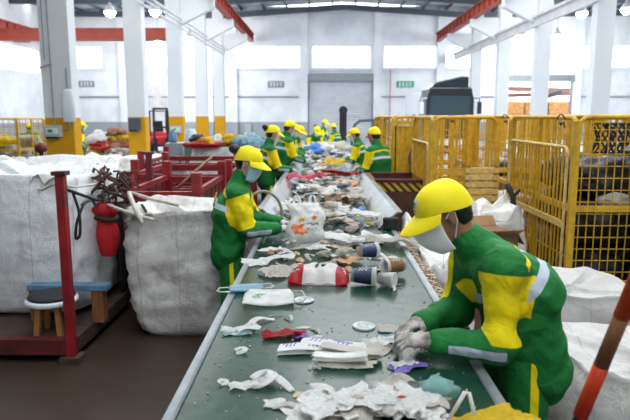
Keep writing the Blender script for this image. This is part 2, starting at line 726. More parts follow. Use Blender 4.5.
nt.links.new(n2.outputs['Fac'], mxa.inputs[0])
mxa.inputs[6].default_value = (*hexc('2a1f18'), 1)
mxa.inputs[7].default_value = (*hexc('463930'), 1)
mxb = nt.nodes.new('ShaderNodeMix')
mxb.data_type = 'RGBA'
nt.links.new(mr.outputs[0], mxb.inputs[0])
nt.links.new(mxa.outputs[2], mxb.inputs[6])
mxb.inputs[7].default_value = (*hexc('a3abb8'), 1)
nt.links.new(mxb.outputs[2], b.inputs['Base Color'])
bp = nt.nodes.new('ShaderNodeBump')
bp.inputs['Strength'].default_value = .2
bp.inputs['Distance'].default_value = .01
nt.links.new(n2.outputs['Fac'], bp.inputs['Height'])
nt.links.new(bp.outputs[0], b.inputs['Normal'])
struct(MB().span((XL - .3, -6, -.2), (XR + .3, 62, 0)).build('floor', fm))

# back wall with openings: (x0,x1,z0,z1)
WZ0, WZ1 = 5.15, 6.75
wins = []
for px0, px1 in ((77, 108), (142, 192), (226, 301.5), (311, 370.5), (381, 434), (441, 492), (504, 564), (575, 622)):
    a, c = (px0 - 322) / 600 * BY, (px1 - 322) / 600 * BY
    wins.append([a + .05, c - .05, WZ0, WZ1])
DOOR_C = (-0.95, 3.55, 0, 4.3)          # roller door
DOOR_R = (13.35, 17.85, 0, 4.35)        # open doorway
ops = wins + [list(DOOR_C), list(DOOR_R)]
xs = sorted({XL, XR, *[o[0] for o in ops], *[o[1] for o in ops]})
zs = sorted({0, 9.4, WZ0, WZ1, 4.3, 4.35})
w = MB()
for i in range(len(xs) - 1):
    for j in range(len(zs) - 1):
        cx, cz = (xs[i] + xs[i + 1]) / 2, (zs[j] + zs[j + 1]) / 2
        if any(o[0] < cx < o[1] and o[2] < cz < o[3] for o in ops):
            continue
        w.span((xs[i], BY, zs[j]), (xs[i + 1], BY + .3, zs[j + 1]))
struct(w.build('wall_back', M['wall'], weld=True))

# thin window glass
gm = bpy.data.materials.new('window_glass')
gm.use_nodes = True
gnt = gm.node_tree
gnt.nodes.clear()
go = gnt.nodes.new('ShaderNodeOutputMaterial')
gx = gnt.nodes.new('ShaderNodeMixShader')
gx.inputs[0].default_value = .06
gt = gnt.nodes.new('ShaderNodeBsdfTransparent')
gt.inputs[0].default_value = (.97, .985, 1, 1)
gg = gnt.nodes.new('ShaderNodeBsdfGlossy')
gg.inputs['Roughness'].default_value = .05
gnt.links.new(gt.outputs[0], gx.inputs[1])
gnt.links.new(gg.outputs[0], gx.inputs[2])
gnt.links.new(gx.outputs[0], go.inputs[0])


def window(n, x0, x1, z0, z1, y, along='x', bars=4):
    f = MB()
    t = .07

    def S(a0, a1, b0, b1, d0, d1):
        if along == 'x':
            f.span((a0, y + d0, b0), (a1, y + d1, b1))
        else:
            f.span((y + d0, a0, b0), (y + d1, a1, b1))
    S(x0, x1, z0, z0 + t, .05, .2)
    S(x0, x1, z1 - t, z1, .05, .2)
    S(x0, x0 + t, z0, z1, .05, .2)
    S(x1 - t, x1, z0, z1, .05, .2)
    for i in range(1, bars):
        xx = x0 + (x1 - x0) * i / bars
        S(xx - .02, xx + .02, z0, z1, .09, .15)
    o = struct(f.build('window_%d' % n, M['white_paint']))
    g = MB()
    if along == 'x':
        g.span((x0 + .02, y + .115, z0 + .02), (x1 - .02, y + .121, z1 - .02))
    else:
        g.span((y + .115, x0 + .02, z0 + .02), (y + .121, x1 - .02, z1 - .02))
    g.build('glass_pane', gm, o)
    return o


for i, (a, c, z0, z1) in enumerate(wins):
    window(i + 1, a, c, z0, z1, BY)

# side walls with high windows
sw = MB()
sx = XL
spans = [(31.0, 35.2), (36.6, 42.6)]
ys = [-6.0, 31.0, 35.2, 36.6, 42.6, BY + .3]
for i in range(len(ys) - 1):
    cy = (ys[i] + ys[i + 1]) / 2
    o = any(s[0] < cy < s[1] for s in spans)
    if o:
        sw.span((sx - .3, ys[i], 0), (sx, ys[i + 1], 4.6))
        sw.span((sx - .3, ys[i], 6.3), (sx, ys[i + 1], 9.4))
    else:
        sw.span((sx - .3, ys[i], 0), (sx, ys[i + 1], 9.4))
struct(sw.build('wall_left', M['wall'], weld=True))
for i, s in enumerate(spans):
    window(20 + i, s[0], s[1], 4.6, 6.3, sx - .3, 'y', 5)
struct(MB().span((XR, -6, 0), (XR + .3, BY + .3, 9.4)).build('wall_right', M['wall']))

# sill ledge, pilasters and pipes of the back wall
t = MB()
for px in (304, 376, 437, 127, 211, 235, 570):
    x = (px - 322) / 600 * BY
    t.span((x - .28, BY - .25, 0), (x + .28, BY, 9.2))
struct(t.build('trim_1', M['wall']))
t = MB()
for a, c, z0, z1 in wins:
    t.span((a - .1, BY - .12, z0 - .12), (c + .1, BY + .02, z0))
struct(t.build('trim_2', M['white_paint']))
t = MB()
for x0, x1 in ((-19, -12.2), (-11.6, -1.7), (4.2, 13), (18.2, 23)):
    t.tube([(x0, BY - .1, 3.15), (x1, BY - .1, 3.15)], .05, 6)
t.tube([(-.9, BY - .14, 3.0), (-.9, BY - .14, 4.75), (3.9, BY - .14, 4.75), (3.9, BY - .14, 2.6)], .04, 6)
t.tube([(-13.6, BY - .1, 4.6), (-13.6, BY - .1, 1.0)], .05, 6)
t.tube([(18.3, BY - .1, 5.0), (18.3, BY - .1, 2.2)], .05, 6)
struct(t.build('trim_3', M['pipe']))

# roller door
d = MB()
x0, x1, z0, z1 = DOOR_C
n = 26
prof = []
for i in range(n):
    za, zb = z0 + (z1 - z0) * i / n, z0 + (z1 - z0) * (i + 1) / n
    prof += [(BY + .16, za), (BY + .10, za + .03), (BY + .10, zb - .03), (BY + .16, zb)]
prof = prof + [(BY + .2, z1), (BY + .2, z0)]
d.prism(prof, 'x', x0, x1)
o = struct(d.build('door_1', mat('roller_door', 'd5d9de', .5, metal=.2, var=.15, vscale=2)))
MB().span((x0 - .2, BY - .22, z1 - .05), (x1 + .2, BY + .02, z1 + .45)).build('roller_box', M['steel_edge'], o)
MB().span((x0 - .14, BY - .06, 0), (x0, BY + .08, z1)).build('guide_rail', M['steel_edge'], o)
MB().span((x1, BY - .06, 0), (x1 + .14, BY + .08, z1)).build('guide_rail', M['steel_edge'], o)

# open doorway frame on the right
x0, x1, z0, z1 = DOOR_R
d = MB()
d.span((x0 - .15, BY - .08, 0), (x0, BY + .3, z1 + .15))
d.span((x1, BY - .08, 0), (x1 + .15, BY + .3, z1 + .15))
d.span((x0, BY - .08, z1), (x1, BY + .3, z1 + .15))
d.span((x0 - .1, BY - .3, z1 - .15), (x1 + .1, BY - .08, z1 + .3))
struct(d.build('door_2', M['steel_edge']))

# roof over the far end
r = MB()


def roofz(x):
    mid = (LX + RX) / 2
    if LX - .4 <= x <= RX + .4:
        return 9.75 - abs(x - mid) * .055
    return 9.2


for y in (34.6, 38.8, 43.6):
    pts = [(XL, 8.9), (LX - .4, 8.75), ((LX + RX) / 2, 9.3), (RX + .4, 8.75), (XR, 8.9)]
    for (xa, za), (xb, zb) in zip(pts[:-1], pts[1:]):
        r.bar((xa, y, za), (xb, y, zb), .3, .36)
for x in np.arange(XL + 1, XR, 1.6):
    r.bar((x, 31, roofz(x) - .15), (x, BY, roofz(x) - .15), .1, .18)
struct(r.build('trim_4', M['roof_steel']))
r = MB()
for k, xa in enumerate(np.arange(XL, XR, 1.6)):
    xb = min(xa + 1.6, XR)
    for ya, yb in ((31, 33.2), (33.6, 36.6), (37.2, 40.6), (41.4, BY + .3)):
        r.add([(xa, ya, roofz(xa)), (xb, ya, roofz(xb)), (xb, yb, roofz(xb)), (xa, yb, roofz(xa)),
               (xa, ya, roofz(xa) + .05), (xb, ya, roofz(xb) + .05), (xb, yb, roofz(xb) + .05), (xa, yb, roofz(xa) + .05)],
              [(3, 2, 1, 0), (4, 5, 6, 7), (0, 1, 5, 4), (1, 2, 6, 5), (2, 3, 7, 6), (3, 0, 4, 7)])
for ya, yb in [(-6 + 3.7 * i, -6 + 3.7 * (i + 1)) for i in range(9)]:  # unseen near roof, added to dim and shape the foreground light through its gaps
    for xa, xb in ((XL, -7.2), (-7.2, -1.6), (4.6, 10.5), (10.5, XR)) if ya < 12 else ((XL, -15), (-10.5, -7.2), (-4.2, -1.2), (4.5, 6.6), (10.5, 13.0), (18.0, XR)):
        za, zb = roofz(xa), roofz(xb)
        r.add([(xa, ya, za), (xb, ya, zb), (xb, yb, zb), (xa, yb, za), (xa, ya, za + .05), (xb, ya, zb + .05), (xb, yb, zb + .05), (xa, yb, za + .05)],
              [(3, 2, 1, 0), (4, 5, 6, 7), (0, 1, 5, 4), (1, 2, 6, 5), (2, 3, 7, 6), (3, 0, 4, 7)])
struct(r.build('ceiling', M['roof_sheet']))
struct(MB().span((XL - .3, -6.3, 0), (XR + .3, -6, 9.4)).build('wall_front_unseen', M['wall']))  # unseen wall behind the camera, added to darken the near end

# columns with corbels
ci = 0
ordl = ['nearest', 'second', 'third', 'fourth', 'farthest']
for side, x, sgn in (('left', LX, -1), ('right', RX, 1)):
    for k, y in enumerate(COLS_Y):
        if side == 'right' and k == 0:
            y0 = None
        c = MB()
        w_, d_ = (.64 if k else .74, .46)
        c.span((x, y, 0), (x + sgn * w_, y + d_, 8.7))
        c.prism([(x, 5.75), (x - sgn * 1.5, 6.5), (x - sgn * 1.5, 6.9), (x, 6.9)], 'y', y + .05, y + d_ - .05)
        o = c.build('column', M['column'], bevel=.02)
        lab = '%s white concrete column with a yellow foot in the row on the %s' % (ordl[k], side)
        if side == 'right' and k == 0:
            bpy.data.objects.remove(o)
            continue
        o.name = 'column'
        struct(o)
        o['label'] = lab
        o['category'] = 'column'
        if side == 'left' and k == 0:
            # conduits strapped to the nearest column
            t = MB()
            t.tube([(x - .48, y - .03, 8.0), (x - .48, y - .03, 1.9), (x - .48, y - .03, 1.62)], .018, 6)
            t.tube([(x - .62, y - .03, 8.0), (x - .62, y - .03, 3.2)], .014, 6)
            t.tube([(x - .36, y - .03, 1.5), (x - .1, y - .03, 1.5), (x - .1, y - .03, 3.0)], .018, 6)
            t.tube([(x - .76, y - .04, 3.0), (x - .55, y - .04, 3.08), (x - .45, y - .02, 3.08)], .02, 6)
            t.build('conduit', M['pipe'], o)

# crane runway rails (red) and the pale beams below them
for side, x, sgn in (('left', LX, -1), ('right', RX, 1)):
    xr = x - sgn * 1.3
    ya = 15.8 if sgn < 0 else 21.6
    rb = MB()
    rb.span((xr - .15, ya - 6, 6.92), (xr + .15, BY - .4, 6.97))
    rb.span((xr - .05, ya - 6, 6.97), (xr + .05, BY - .4, 7.45))
    rb.span((xr - .18, ya - 6, 7.45), (xr + .18, BY - .4, 7.5))
    for yy in np.arange(ya - 5.6, BY - .6, 1.0):
        rb.span((xr - .15, yy, 6.97), (xr + .15, yy + .03, 7.45))
    tag(rb.build('crane_runway_beam', M['crane_red']),
        'red steel crane runway beam carried on the %s row of columns' % side, 'crane beam')['kind'] = 'structure'
    wb = MB()
    if sgn > 0:
        wb.span((x - .12, ya - 1.5, 5.66), (x + .0, BY - .4, 6.06))
        wb.span((x - .24, ya - 1.5, 6.02), (x + .0, BY - .4, 6.12))
    else:
        wb.tube([(x + .06, ya - 1, 6.0), (x + .06, BY - .4, 6.0)], .05, 6)
        wb.tube([(x + .06, ya - 1, 5.82), (x + .06, BY - .4, 5.82)], .04, 6)
        wb.span((x, ya - 1, 5.6), (x + .05, BY - .4, 5.68))
    tag(wb.build('wall_rail', M['crane_white']), 'long pale rail running along the %s row of columns below the crane beam' % side, 'rail')['kind'] = 'structure'
# left bay: runway on the far wall and the crane bridge across
rb = MB()
xr = XL + .7
rb.span((xr - .05, 30, 6.75), (xr + .05, BY - .3, 7.3))
rb.span((xr - .18, 30, 7.3), (xr + .18, BY - .3, 7.37))
rb.span((xr - .15, 30, 6.7), (xr + .15, BY - .3, 6.75))
for yy in np.arange(30.4, BY - .5, .9):
    rb.span((xr - .16, yy, 6.75), (xr + .16, yy + .05, 7.3))
for yy in (33, 38.8, 43.2):
    rb.span((XL, yy, 6.4), (xr + .2, yy + .4, 6.7))
tag(rb.build('crane_runway_beam', M['crane_red']), 'red crane runway beam on the far left wall', 'crane beam')['kind'] = 'structure'
br = thing('bridge_crane', 'red travelling crane girder spanning the left bay under the roof', 'crane', (-13.4, 35, 6.35))
MB().span((-5.2, -.25, -.28), (5.3, .25, .28)).span((-5.2, -.3, .26), (5.3, .3, .33)).span((-5.2, -.3, -.33), (5.3, .3, -.26)).build('girder', M['crane_red'], br)
MB().span((-5.5, -.9, 0.02), (-5.2, .9, .3)).build('end_carriage', M['crane_red'], br)

# high bay lamps
lamps = [((110, 11), 35.5, 'left lamp of the pair between the first two columns on the left'),
         ((155, 10), 35.0, 'lamp beside the second column on the left, above the red crane girder'),
         ((158, 37), 39.6, 'lamp low beside the second column on the left, below the red crane girder'),
         ((190, 37), 39.6, 'lamp between the third and fourth columns on the left'),
         ((582, 12), 35.8, 'lamp just left of the nearest column on the right'),
         ((521, 35), 40.0, 'lamp left of the second column from the front on the right'),
         ((557, 35), 40.0, 'lamp right of the second column from the front on the right'),
         ((627, 8), 35.0, 'lamp at the extreme top right edge of the photo')]
for (px, py), Y, lab in lamps:
    p = at(px, py, Y)
    L = thing('high_bay_lamp', 'bright round ' + lab, 'lamp', p, 0, 'high bay lamps')
    s = MB()
    s.lathe([(.34, -.05), (.30, .06), (.2, .2), (.1, .28), (.09, .42), (.05, .46)], 20, cap0=False)
    s.build('reflector', M['lamp_shell'], L, smooth=True, solid=.01)
    MB().lathe([(.30, -.045), (.30, -.12), (.22, -.26), (.1, -.33), (.02, -.34)], 20).build('bulb', M['lamp_glow'], L, smooth=True)
    MB().tube([(0, 0, .45), (0, 0, 8.75 - p.z)], .015, 6).build('hanger_rod', M['pipe'], L)
    li = bpy.data.lights.new('lamp_light', 'POINT')
    li.energy = 300
    li.shadow_soft_size = .3
    lo = bpy.data.objects.new('lamp_light', li)
    COL.objects.link(lo)
    lo.parent = L
    lo.location = (0, 0, -.5)

# signs on the back wall: four small characters each (not legible in the photo, so plain strokes)
def sign(px0, px1, py0, py1, m, lab):
    a, b_ = at(px0, py1, BY - .03), at(px1, py0, BY - .03)
    o = MB().span((a.x, BY - .05, a.z), (b_.x, BY - .005, b_.z)).build('wall_sign', m)
    tag(o, lab, 'sign')
    n, wid, hh = 4, (b_.x - a.x), (b_.z - a.z)
    rr = random.Random(int(px0))
    s = MB()
    cw = wid * .82 / n
    for i in range(n):
        x = a.x + wid * .09 + i * cw + cw * .12
        w2, h2, z = cw * .72, hh * .62, a.z + hh * .19
        for k in range(3):
            zz = z + h2 * (k / 2)
            s.span((x + rr.random() * .03, BY - .062, zz - .018), (x + w2 - rr.random() * .03, BY - .05, zz + .018))
        for k in (rr.uniform(.1, .35), rr.uniform(.55, .9)):
            s.span((x + w2 * k - .018, BY - .062, z), (x + w2 * k + .018, BY - .05, z + h2))
    s.build('characters', M['sign_ink'], o)


sign(396.5, 414, 81, 87.5, M['sign_green'], 'green sign with four white characters on the back wall right of the roller door')
sign(268, 284, 81, 87.5, M['sign_grey'], 'grey sign with four characters on the back wall just left of the roller door')
sign(79, 94, 81, 87, M['sign_grey'], 'grey sign with four characters high on the wall between the first two left columns')

# wall boxes
for (px0, px1, py0, py1, lab) in ((245, 251, 124, 134, 'small pale switch box on the grey wall base left of the roller door'),):
    a, b_ = at(px0, py1, BY - .02), at(px1, py0, BY - .02)
    o = MB().span((a.x, BY - .2, a.z), (b_.x, BY - .005, b_.z)).build('switch_box', M['panel_grey'])
    tag(o, lab, 'box')
# red thin pipe on back wall
p = at(390.5, 70, BY - .1)
tag(MB().tube([(p.x, BY - .1, 0.02), (p.x, BY - .1, p.z)], .045, 6).build('wall_pipe', mat('pink_red_pipe', 'b98a8a', .5)),
    'thin reddish pipe running up the back wall right of the roller door', 'pipe')

# shutter on the left part of the back wall (grey slatted door between columns)
a, b_ = at(142, 140, BY), at(167, 82, BY)
d = MB()
for i in range(20):
    z = b_.z * i / 20
    d.span((a.x, BY - .06, z), (b_.x, BY - .02, z + b_.z / 20 - .03))
d.span((a.x, BY - .03, 0), (b_.x, BY - .005, b_.z))
struct(d.build('door_3', M['crane_white']))

# outside the open doorway: cardboard bales and a canopy beam
for i in range(3):
    for j in range(4):
        x = 12.6 + j * 1.75
        bb = MB().box((0, 0, 0), (1.65, 1.5, .95))
        o = bb.build('cardboard_bale', M['bale'] if 'bale' in M else M.setdefault('bale', mat('baled_card', 'd9a266', .8, var=1, vscale=5, col2='a9713f', bump=1, bscale=9)),
                     bevel=.06)
        o.location = (x + .1 * (i % 2), 46.6, .476 + i * .95)
        tag(o, 'bale of tan cardboard in the stack outside the open doorway at the back', 'bale', 'cardboard bales outside the open doorway')
cb = MB().bar((11.5, 48.6, 4.0), (20, 48.6, 3.75), .6, .35).bar((11.5, 49.4, 3.3), (20, 49.4, 3.55), .4, .3)
tag(cb.build('canopy_beam', mat('maroon_beam', '8f6a64', .6)), 'dull maroon beam over the cardboard bales outside the doorway', 'beam')
tag(MB().bar((16.2, 46.8, 2.95), (18.2, 46.8, 3.6), .3, .35).build('loading_arm', M['roof_steel']), 'dark sloping loader arm above the bales at the right of the doorway', 'loader arm')

# ------------------------------------------------------------------ light
wd = bpy.data.worlds.new('world')
sc.world = wd
wd.use_nodes = True
wn = wd.node_tree
bg = wn.nodes['Background']
tcw = wn.nodes.new('ShaderNodeTexCoord')
spw = wn.nodes.new('ShaderNodeSeparateXYZ')
wn.links.new(tcw.outputs['Generated'], spw.inputs[0])
rw = wn.nodes.new('ShaderNodeValToRGB')
rw.color_ramp.elements[0].position = .45
rw.color_ramp.elements[0].color = (.42, .40, .37, 1)
rw.color_ramp.elements[1].position = .52
rw.color_ramp.elements[1].color = (.93, .97, 1.0, 1)
mrw = wn.nodes.new('ShaderNodeMapRange')
mrw.inputs[1].default_value = -1
mrw.inputs[2].default_value = 1
wn.links.new(spw.outputs['Z'], mrw.inputs[0])
wn.links.new(mrw.outputs[0], rw.inputs[0])
wn.links.new(rw.outputs[0], bg.inputs[0])
bg.inputs[1].default_value = 4.2
# ================================================================== conveyor
def belt_z(y):
    return .9 if y < 5.2 else .9 - .013 * (y - 5.2)


BX0, BX1 = -.462, .575
YEND = 15.2
conv = thing('conveyor', 'long sorting conveyor with a green belt running down the middle of the hall', 'conveyor', (0, 0, 0))
b = MB()
ysb = [.3, 2, 4, 5.2, 8, 11, YEND]
prof = [(y, belt_z(y)) for y in ysb] + [(y, belt_z(y) - .015) for y in reversed(ysb)]
b.prism(prof, 'x', BX0, BX1)
b.build('belt', M['belt'], conv)
for sgn, x in ((-1, BX0), (1, BX1)):
    s = MB()
    s.span((x, .3, .70), (x + sgn * .012, 5.2, .905))
    s.span((x, .3, .893), (x + sgn * .04, 5.2, .905))
    s.span((x, .3, .70), (x + sgn * .05, 5.2, .712))
    pr = [(5.2, .70), (YEND, .57), (YEND, belt_z(YEND)), (5.2, .90)]
    s.prism(pr, 'x', x, x + sgn * .02)
    s.build('side_beam', M['steel_edge'], conv)
    # flared skirt plates of the far stretch
    sk = MB()
    xi = x - sgn * .10
    xo = x + sgn * .045
    Y0 = 4.95 if sgn > 0 else 5.1
    n = 9
    for i in range(n):
        ya, yb = Y0 + (YEND - Y0) * i / n, Y0 + (YEND - Y0) * (i + 1) / n - .004
        za, zb = belt_z(ya), belt_z(yb)
        vs = []
        for (y, z) in ((ya, za), (yb, zb)):
            vs += [(xi, y, z + .012), (xo, y, z + .15), (xo + sgn * .05, y, z + .155), (xo + sgn * .05, y, z + .145), (xo + sgn * .008, y, z + .138), (xi + sgn * .012, y, z + .008)]
        fs = [(k, (k + 1) % 6, 6 + (k + 1) % 6, 6 + k) for k in range(6)] + [(5, 4, 3, 2, 1, 0), (6, 7, 8, 9, 10, 11)]
        sk.add(vs, fs)
    sk.build('skirt_plate', M['steel'], conv)
for y in (1.2, 3.2, 5.0, 7.4, 9.8, 12.2, 14.6):
    for x in (BX0 - .03, BX1 + .03):
        MB().span((x - .03, y - .03, 0), (x + .03, y + .03, belt_z(y) - .16)).build('leg', M['dark_steel'], conv)
for y in (1.3, 2.5, 3.7, 4.9, 6.1, 7.3, 8.5, 9.7, 10.9, 12.1, 13.3):
    MB().tube([(BX0 + .02, y, belt_z(y) - .06), (BX1 - .02, y, belt_z(y) - .06)], .038, 10).build('roller', M['dark_steel'], conv, smooth=True)
MB().span((BX0, .4, .55), (BX1, YEND, .6)).build('drip_tray', M['dark_steel'], conv)
# black end block at the near end of the right skirt plate
MB().box((BX1 + .0, 4.93, .955), (.13, .05, .11)).build('end_block', M['black_rubber'], conv, bevel=.015)
# end hood: curved lip closing the far end
hd = MB()
for i in range(14):
    a0, a1 = PI * i / 14, PI * (i + 1) / 14
    p = lambda a, z: ((BX0 + BX1) / 2 - math.cos(a) * .62, YEND - .05 + math.sin(a) * .9, z)
    zt = belt_z(YEND)
    hd.add([p(a0, zt - .05), p(a1, zt - .05), p(a1, zt + .16), p(a0, zt + .16)], [(0, 1, 2, 3)])
hd.build('end_lip', M['steel'], conv, solid=.02, weld=True, smooth=True)
hb = MB().span((BX0, YEND, belt_z(YEND) - .06), (BX1, YEND + .85, belt_z(YEND) - .03))
hb.build('end_tray', M['steel'], conv)

# bent hose hoop and the small sack it holds open, between the woman and the skirt plate
hp = thing('sack_hoop', 'bent grey hose hoop standing up at the conveyor edge beside the woman', 'hoop', (-.50, 4.98, .905))
pts = []
for i in range(25):
    a = -.3 + (PI + .6) * i / 24
    pts.append((.0 + .20 * math.cos(a) * .8, .02 + .06 * math.cos(a), .10 + .21 * math.sin(a)))
MB().tube(pts, .013, 8).build('hose', mat('grey_hose', '8b857b', .5), hp, smooth=True)

# ================================================================== jumbo sacks
def sack_mesh(w, d, h, seed, lean=0., sag=.12, res=26, rings=22, top='folded', fold=.03, rough=1., taper=.0):
    "soft woven sack: rounded-square body that bulges, creases and closes in a crumpled top"
    rr = random.Random(seed)
    off = Vector((rr.uniform(-50, 50), rr.uniform(-50, 50), rr.uniform(-50, 50)))
    mb = MB()
    n = res * 4
    prof = []
    for j in range(rings + 1):
        t = j / rings
        bulge = .92 + .09 * math.sin(PI * min(1, t * 1.05)) - .02 * t - taper * (1 - t)
        if t < .06:
            bulge *= .86 + .14 * (t / .06) ** .5
        prof.append((t * h, bulge))
    # rim then inward folds
    prof += [(h * 1.0, .88), (h * .985, .76), (h * .95, .6), (h * .93, .40), (h * .92, .2), (h * .915, .04)]
    vs = []
    for j, (z, s) in enumerate(prof):
        for k in range(n):
            a = 2 * PI * k / n
            ca, sa = math.cos(a), math.sin(a)
            e = .34
            x = math.copysign(abs(ca) ** e, ca) * w / 2 * s
            y = math.copysign(abs(sa) ** e, sa) * d / 2 * s
            p = Vector((x, y, z))
            q = p * 2.2 + off
            nv = noise.noise(q) * .045 + noise.noise(q * 2.3) * .022 + (.5 - abs(noise.noise(q * Vector((3.2, 3.2, 5.5)).length * .25))) * .0
            cr = noise.noise(Vector((p.x * 5, p.y * 5, p.z * 9)) + off)
            nv += (1 - abs(cr)) ** 3 * fold - fold * .3
            nv *= rough
            rad = Vector((ca, sa, 0))
            edge = min(1, z / (h * .1)) if j <= rings else 1
            p += rad * nv * edge
            if j > rings * .82:
                f = min(1, (j - rings * .82) / (rings * .2))
                p.z += f * (noise.noise(Vector((ca * 2.1, sa * 2.1, 3)) + off) * sag + noise.noise(Vector((p.x * 7, p.y * 7, 1)) + off) * sag * .45 - sag * .25)
            p.x += lean * (z / h) ** 2
            p.z = max(p.z, 0)
            vs.append(p)
    m = len(prof)
    fs = [(j * n + k, j * n + (k + 1) % n, (j + 1) * n + (k + 1) % n, (j + 1) * n + k) for j in range(m - 1) for k in range(n)]
    fs.append(tuple(range(n - 1, -1, -1)))
    fs.append(tuple((m - 1) * n + k for k in range(n)))
    mb.add(vs, fs)
    return mb


def jumbo_sack(x, y, z, w, d, h, seed, label, rot=0., m='bag', loops=True, sag=.12, group=None, fold=.03, rough=1., taper=0.):
    t = thing('jumbo_sack', label, 'sack', (x, y, z), rot, group)
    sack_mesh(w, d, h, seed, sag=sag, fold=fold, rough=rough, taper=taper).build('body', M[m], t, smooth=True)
    if loops:
        rr = random.Random(seed + 9)
        for sx in (-1, 1):
            for sy in (-1, 1):
                mb = MB()
                cx, cy = sx * w * .43, sy * d * .43
                pts = []
                for i in range(11):
                    a = i / 10
                    pts.append((cx - sx * a * .28 * w, cy + sy * (.025 * math.sin(a * PI)), h * .93 + .12 * math.sin(a * PI) * rr.uniform(.2, 1) - .02))
                for p, q in zip(pts[:-1], pts[1:]):
                    mb.bar(p, q, .045, .006)
                mb.build('lifting_loop', M['strap'], t)
    # stitched seam tapes down the front face
    for sx in (-.22, .25):
        mb = MB()
        pts = [(sx * w, -d * .475 * (1.0 + .02 * math.sin(i)), h * (.3 + .6 * i / 8)) for i in range(9)]
    return t


# ------------------------------------------------------------------ red rack with sacks on the left
rk = thing('steel_rack', 'low red steel rack with corner posts and grimy platform under the big white sack', 'rack', (-1.91, 4.3, 0))
# local frame: x to the left is negative
W_, D_ = 2.2, 2.3
pl = MB().span((-W_, .04, .13), (.0, D_, .165))
pl.build('platform', M['plat'], rk)
fr = MB().span((-W_, -.03, .06), (.05, .05, .185))
fr.build('front_beam', M['dark_red_steel'], rk, bevel=.006)
MB().span((-.04, 0, .06), (.05, D_, .18)).build('side_beam', M['plat'], rk, bevel=.006)
MB().span((-W_, D_ - .05, .06), (.05, D_ + .03, .185)).build('rear_beam', M['dark_red_steel'], rk)
for (x, y, h, mm) in ((.02, 0, 1.42, 'red_steel'), (.0, D_, 1.42, 'dark_red_steel'), (-W_, 0, 1.42, 'red_steel'), (-W_, D_, 1.42, 'red_steel')):
    p = MB().span((x - .032, y - .034, 0), (x + .032, y + .034, h))
    po = p.build('corner_post', M[mm], rk, bevel=.006)
    MB().span((x - .075, y - .07, 0), (x + .075, y + .07, .05)).build('foot', M['plat'], po)
    MB().span((x - .05, y - .045, h), (x + .05, y + .045, h + .03)).build('post_cap', M['dark_red_steel'], po)

jumbo_sack(-2.70, 5.50, .166, 1.52, 1.45, 1.2, 3, 'big white jumbo sack bulging on the red rack behind the wooden stool', m='bag', sag=.10)
jumbo_sack(-3.6, 7.6, .0, 1.95, 1.5, 1.30, 11, 'wide white sack standing behind the rack sacks near the nearest column', m='bag_clean', sag=.14)
jumbo_sack(-5.7, 7.7, .0, 2.0, 1.5, 1.34, 12, 'white sack behind the rack at the left edge before the nearest column', m='bag_clean', sag=.14)
jumbo_sack(-1.17, 5.13, .0, .98, .84, 1.10, 21, 'grubby white jumbo sack on the floor between the rack and the woman', m='bag_dirty', sag=.07, fold=.045, taper=.16)

# stool
st = thing('stool', 'small round wooden stool with a dark seat pad on the rack platform', 'stool', (-2.03, 4.48, .166))
MB().lathe([(.185, .245), (.195, .255), (.195, .275), (.185, .285)], 28).build('seat', M['white_paint'], st, smooth=True)
MB().lathe([(.165, .285), (.178, .295), (.17, .31), (.12, .318), (.0, .32)], 28, cap1=False).build('cushion', M['stool_dark'], st, smooth=True)
for k in range(4):
    a = PI / 4 + k * PI / 2
    MB().bar((.10 * math.cos(a), .10 * math.sin(a), .25), (.13 * math.cos(a), .13 * math.sin(a), 0), .042, .042).build('leg', M['wood'], st, bevel=.004)
st.location.x = -2.10
pk = MB().box((0, 0, 0), (.66, .11, .05))
o = pk.build('plank', M['jeans'], bevel=.008)
o.location = (-2.07, 4.74, .461)
tag(o, 'faded blue plank lying across behind the stool seat', 'plank')
o2 = MB().box((0, 0, 0), (.10, .09, .27)).build('wooden_block', M['wood_dark'], bevel=.006)
o2.location = (-1.58, 4.74, .301)
o2.location.x = -1.83
o2.parent = None
o2['label'] = 'brown wooden block propping the right end of the blue plank'
o2['category'] = 'block'
# second prop so that the plank rests on something at its left end
o3 = MB().box((0, 0, 0), (.10, .09, .27)).build('wooden_block', M['wood_dark'], bevel=.006)
o3.location = (-2.34, 4.74, .301)
o3['label'] = 'brown wooden block under the left end of the blue plank, hidden by the stool'
o3['category'] = 'block'

# hanging red cloth bag, straps and tangle at the rack's rear post
rb = thing('cloth_bag', 'bright red cloth bag hanging from the rack by a dark strap', 'bag', (-1.83, 5.0, .66))
V = MB()
def rbag(u, v):
    a = u * 2 * PI
    r = .06 + .045 * math.sin(min(1, v * 1.25) * PI) - .02 * v
    if v > .72:
        r = .055 + .05 * math.sin((v - .72) / .28 * PI)
    r *= 1 + .12 * math.sin(3 * a + 4 * v) * (.4 + v)
    return (r * math.cos(a), r * .7 * math.sin(a), .0 + .46 * v)
V.grid(rbag, 28, 20)
V.build('pouch', M['red_cloth'], rb, smooth=True, weld=True)
MB().tube([(.085 * math.cos(a), .06 * math.sin(a), .325 + .01 * math.sin(2 * a)) for a in np.linspace(0, 2 * PI, 20)[:-1]], .02, 8, closed=True).build('tie_strap', M['strap_dark'], rb, smooth=True)
MB().tube([(0, 0, .45), (-.02, .03, .5), (-.06, .1, .54), (-.15, .55, .5)], .012, 6).build('hanging_cord', M['strap_dark'], rb)


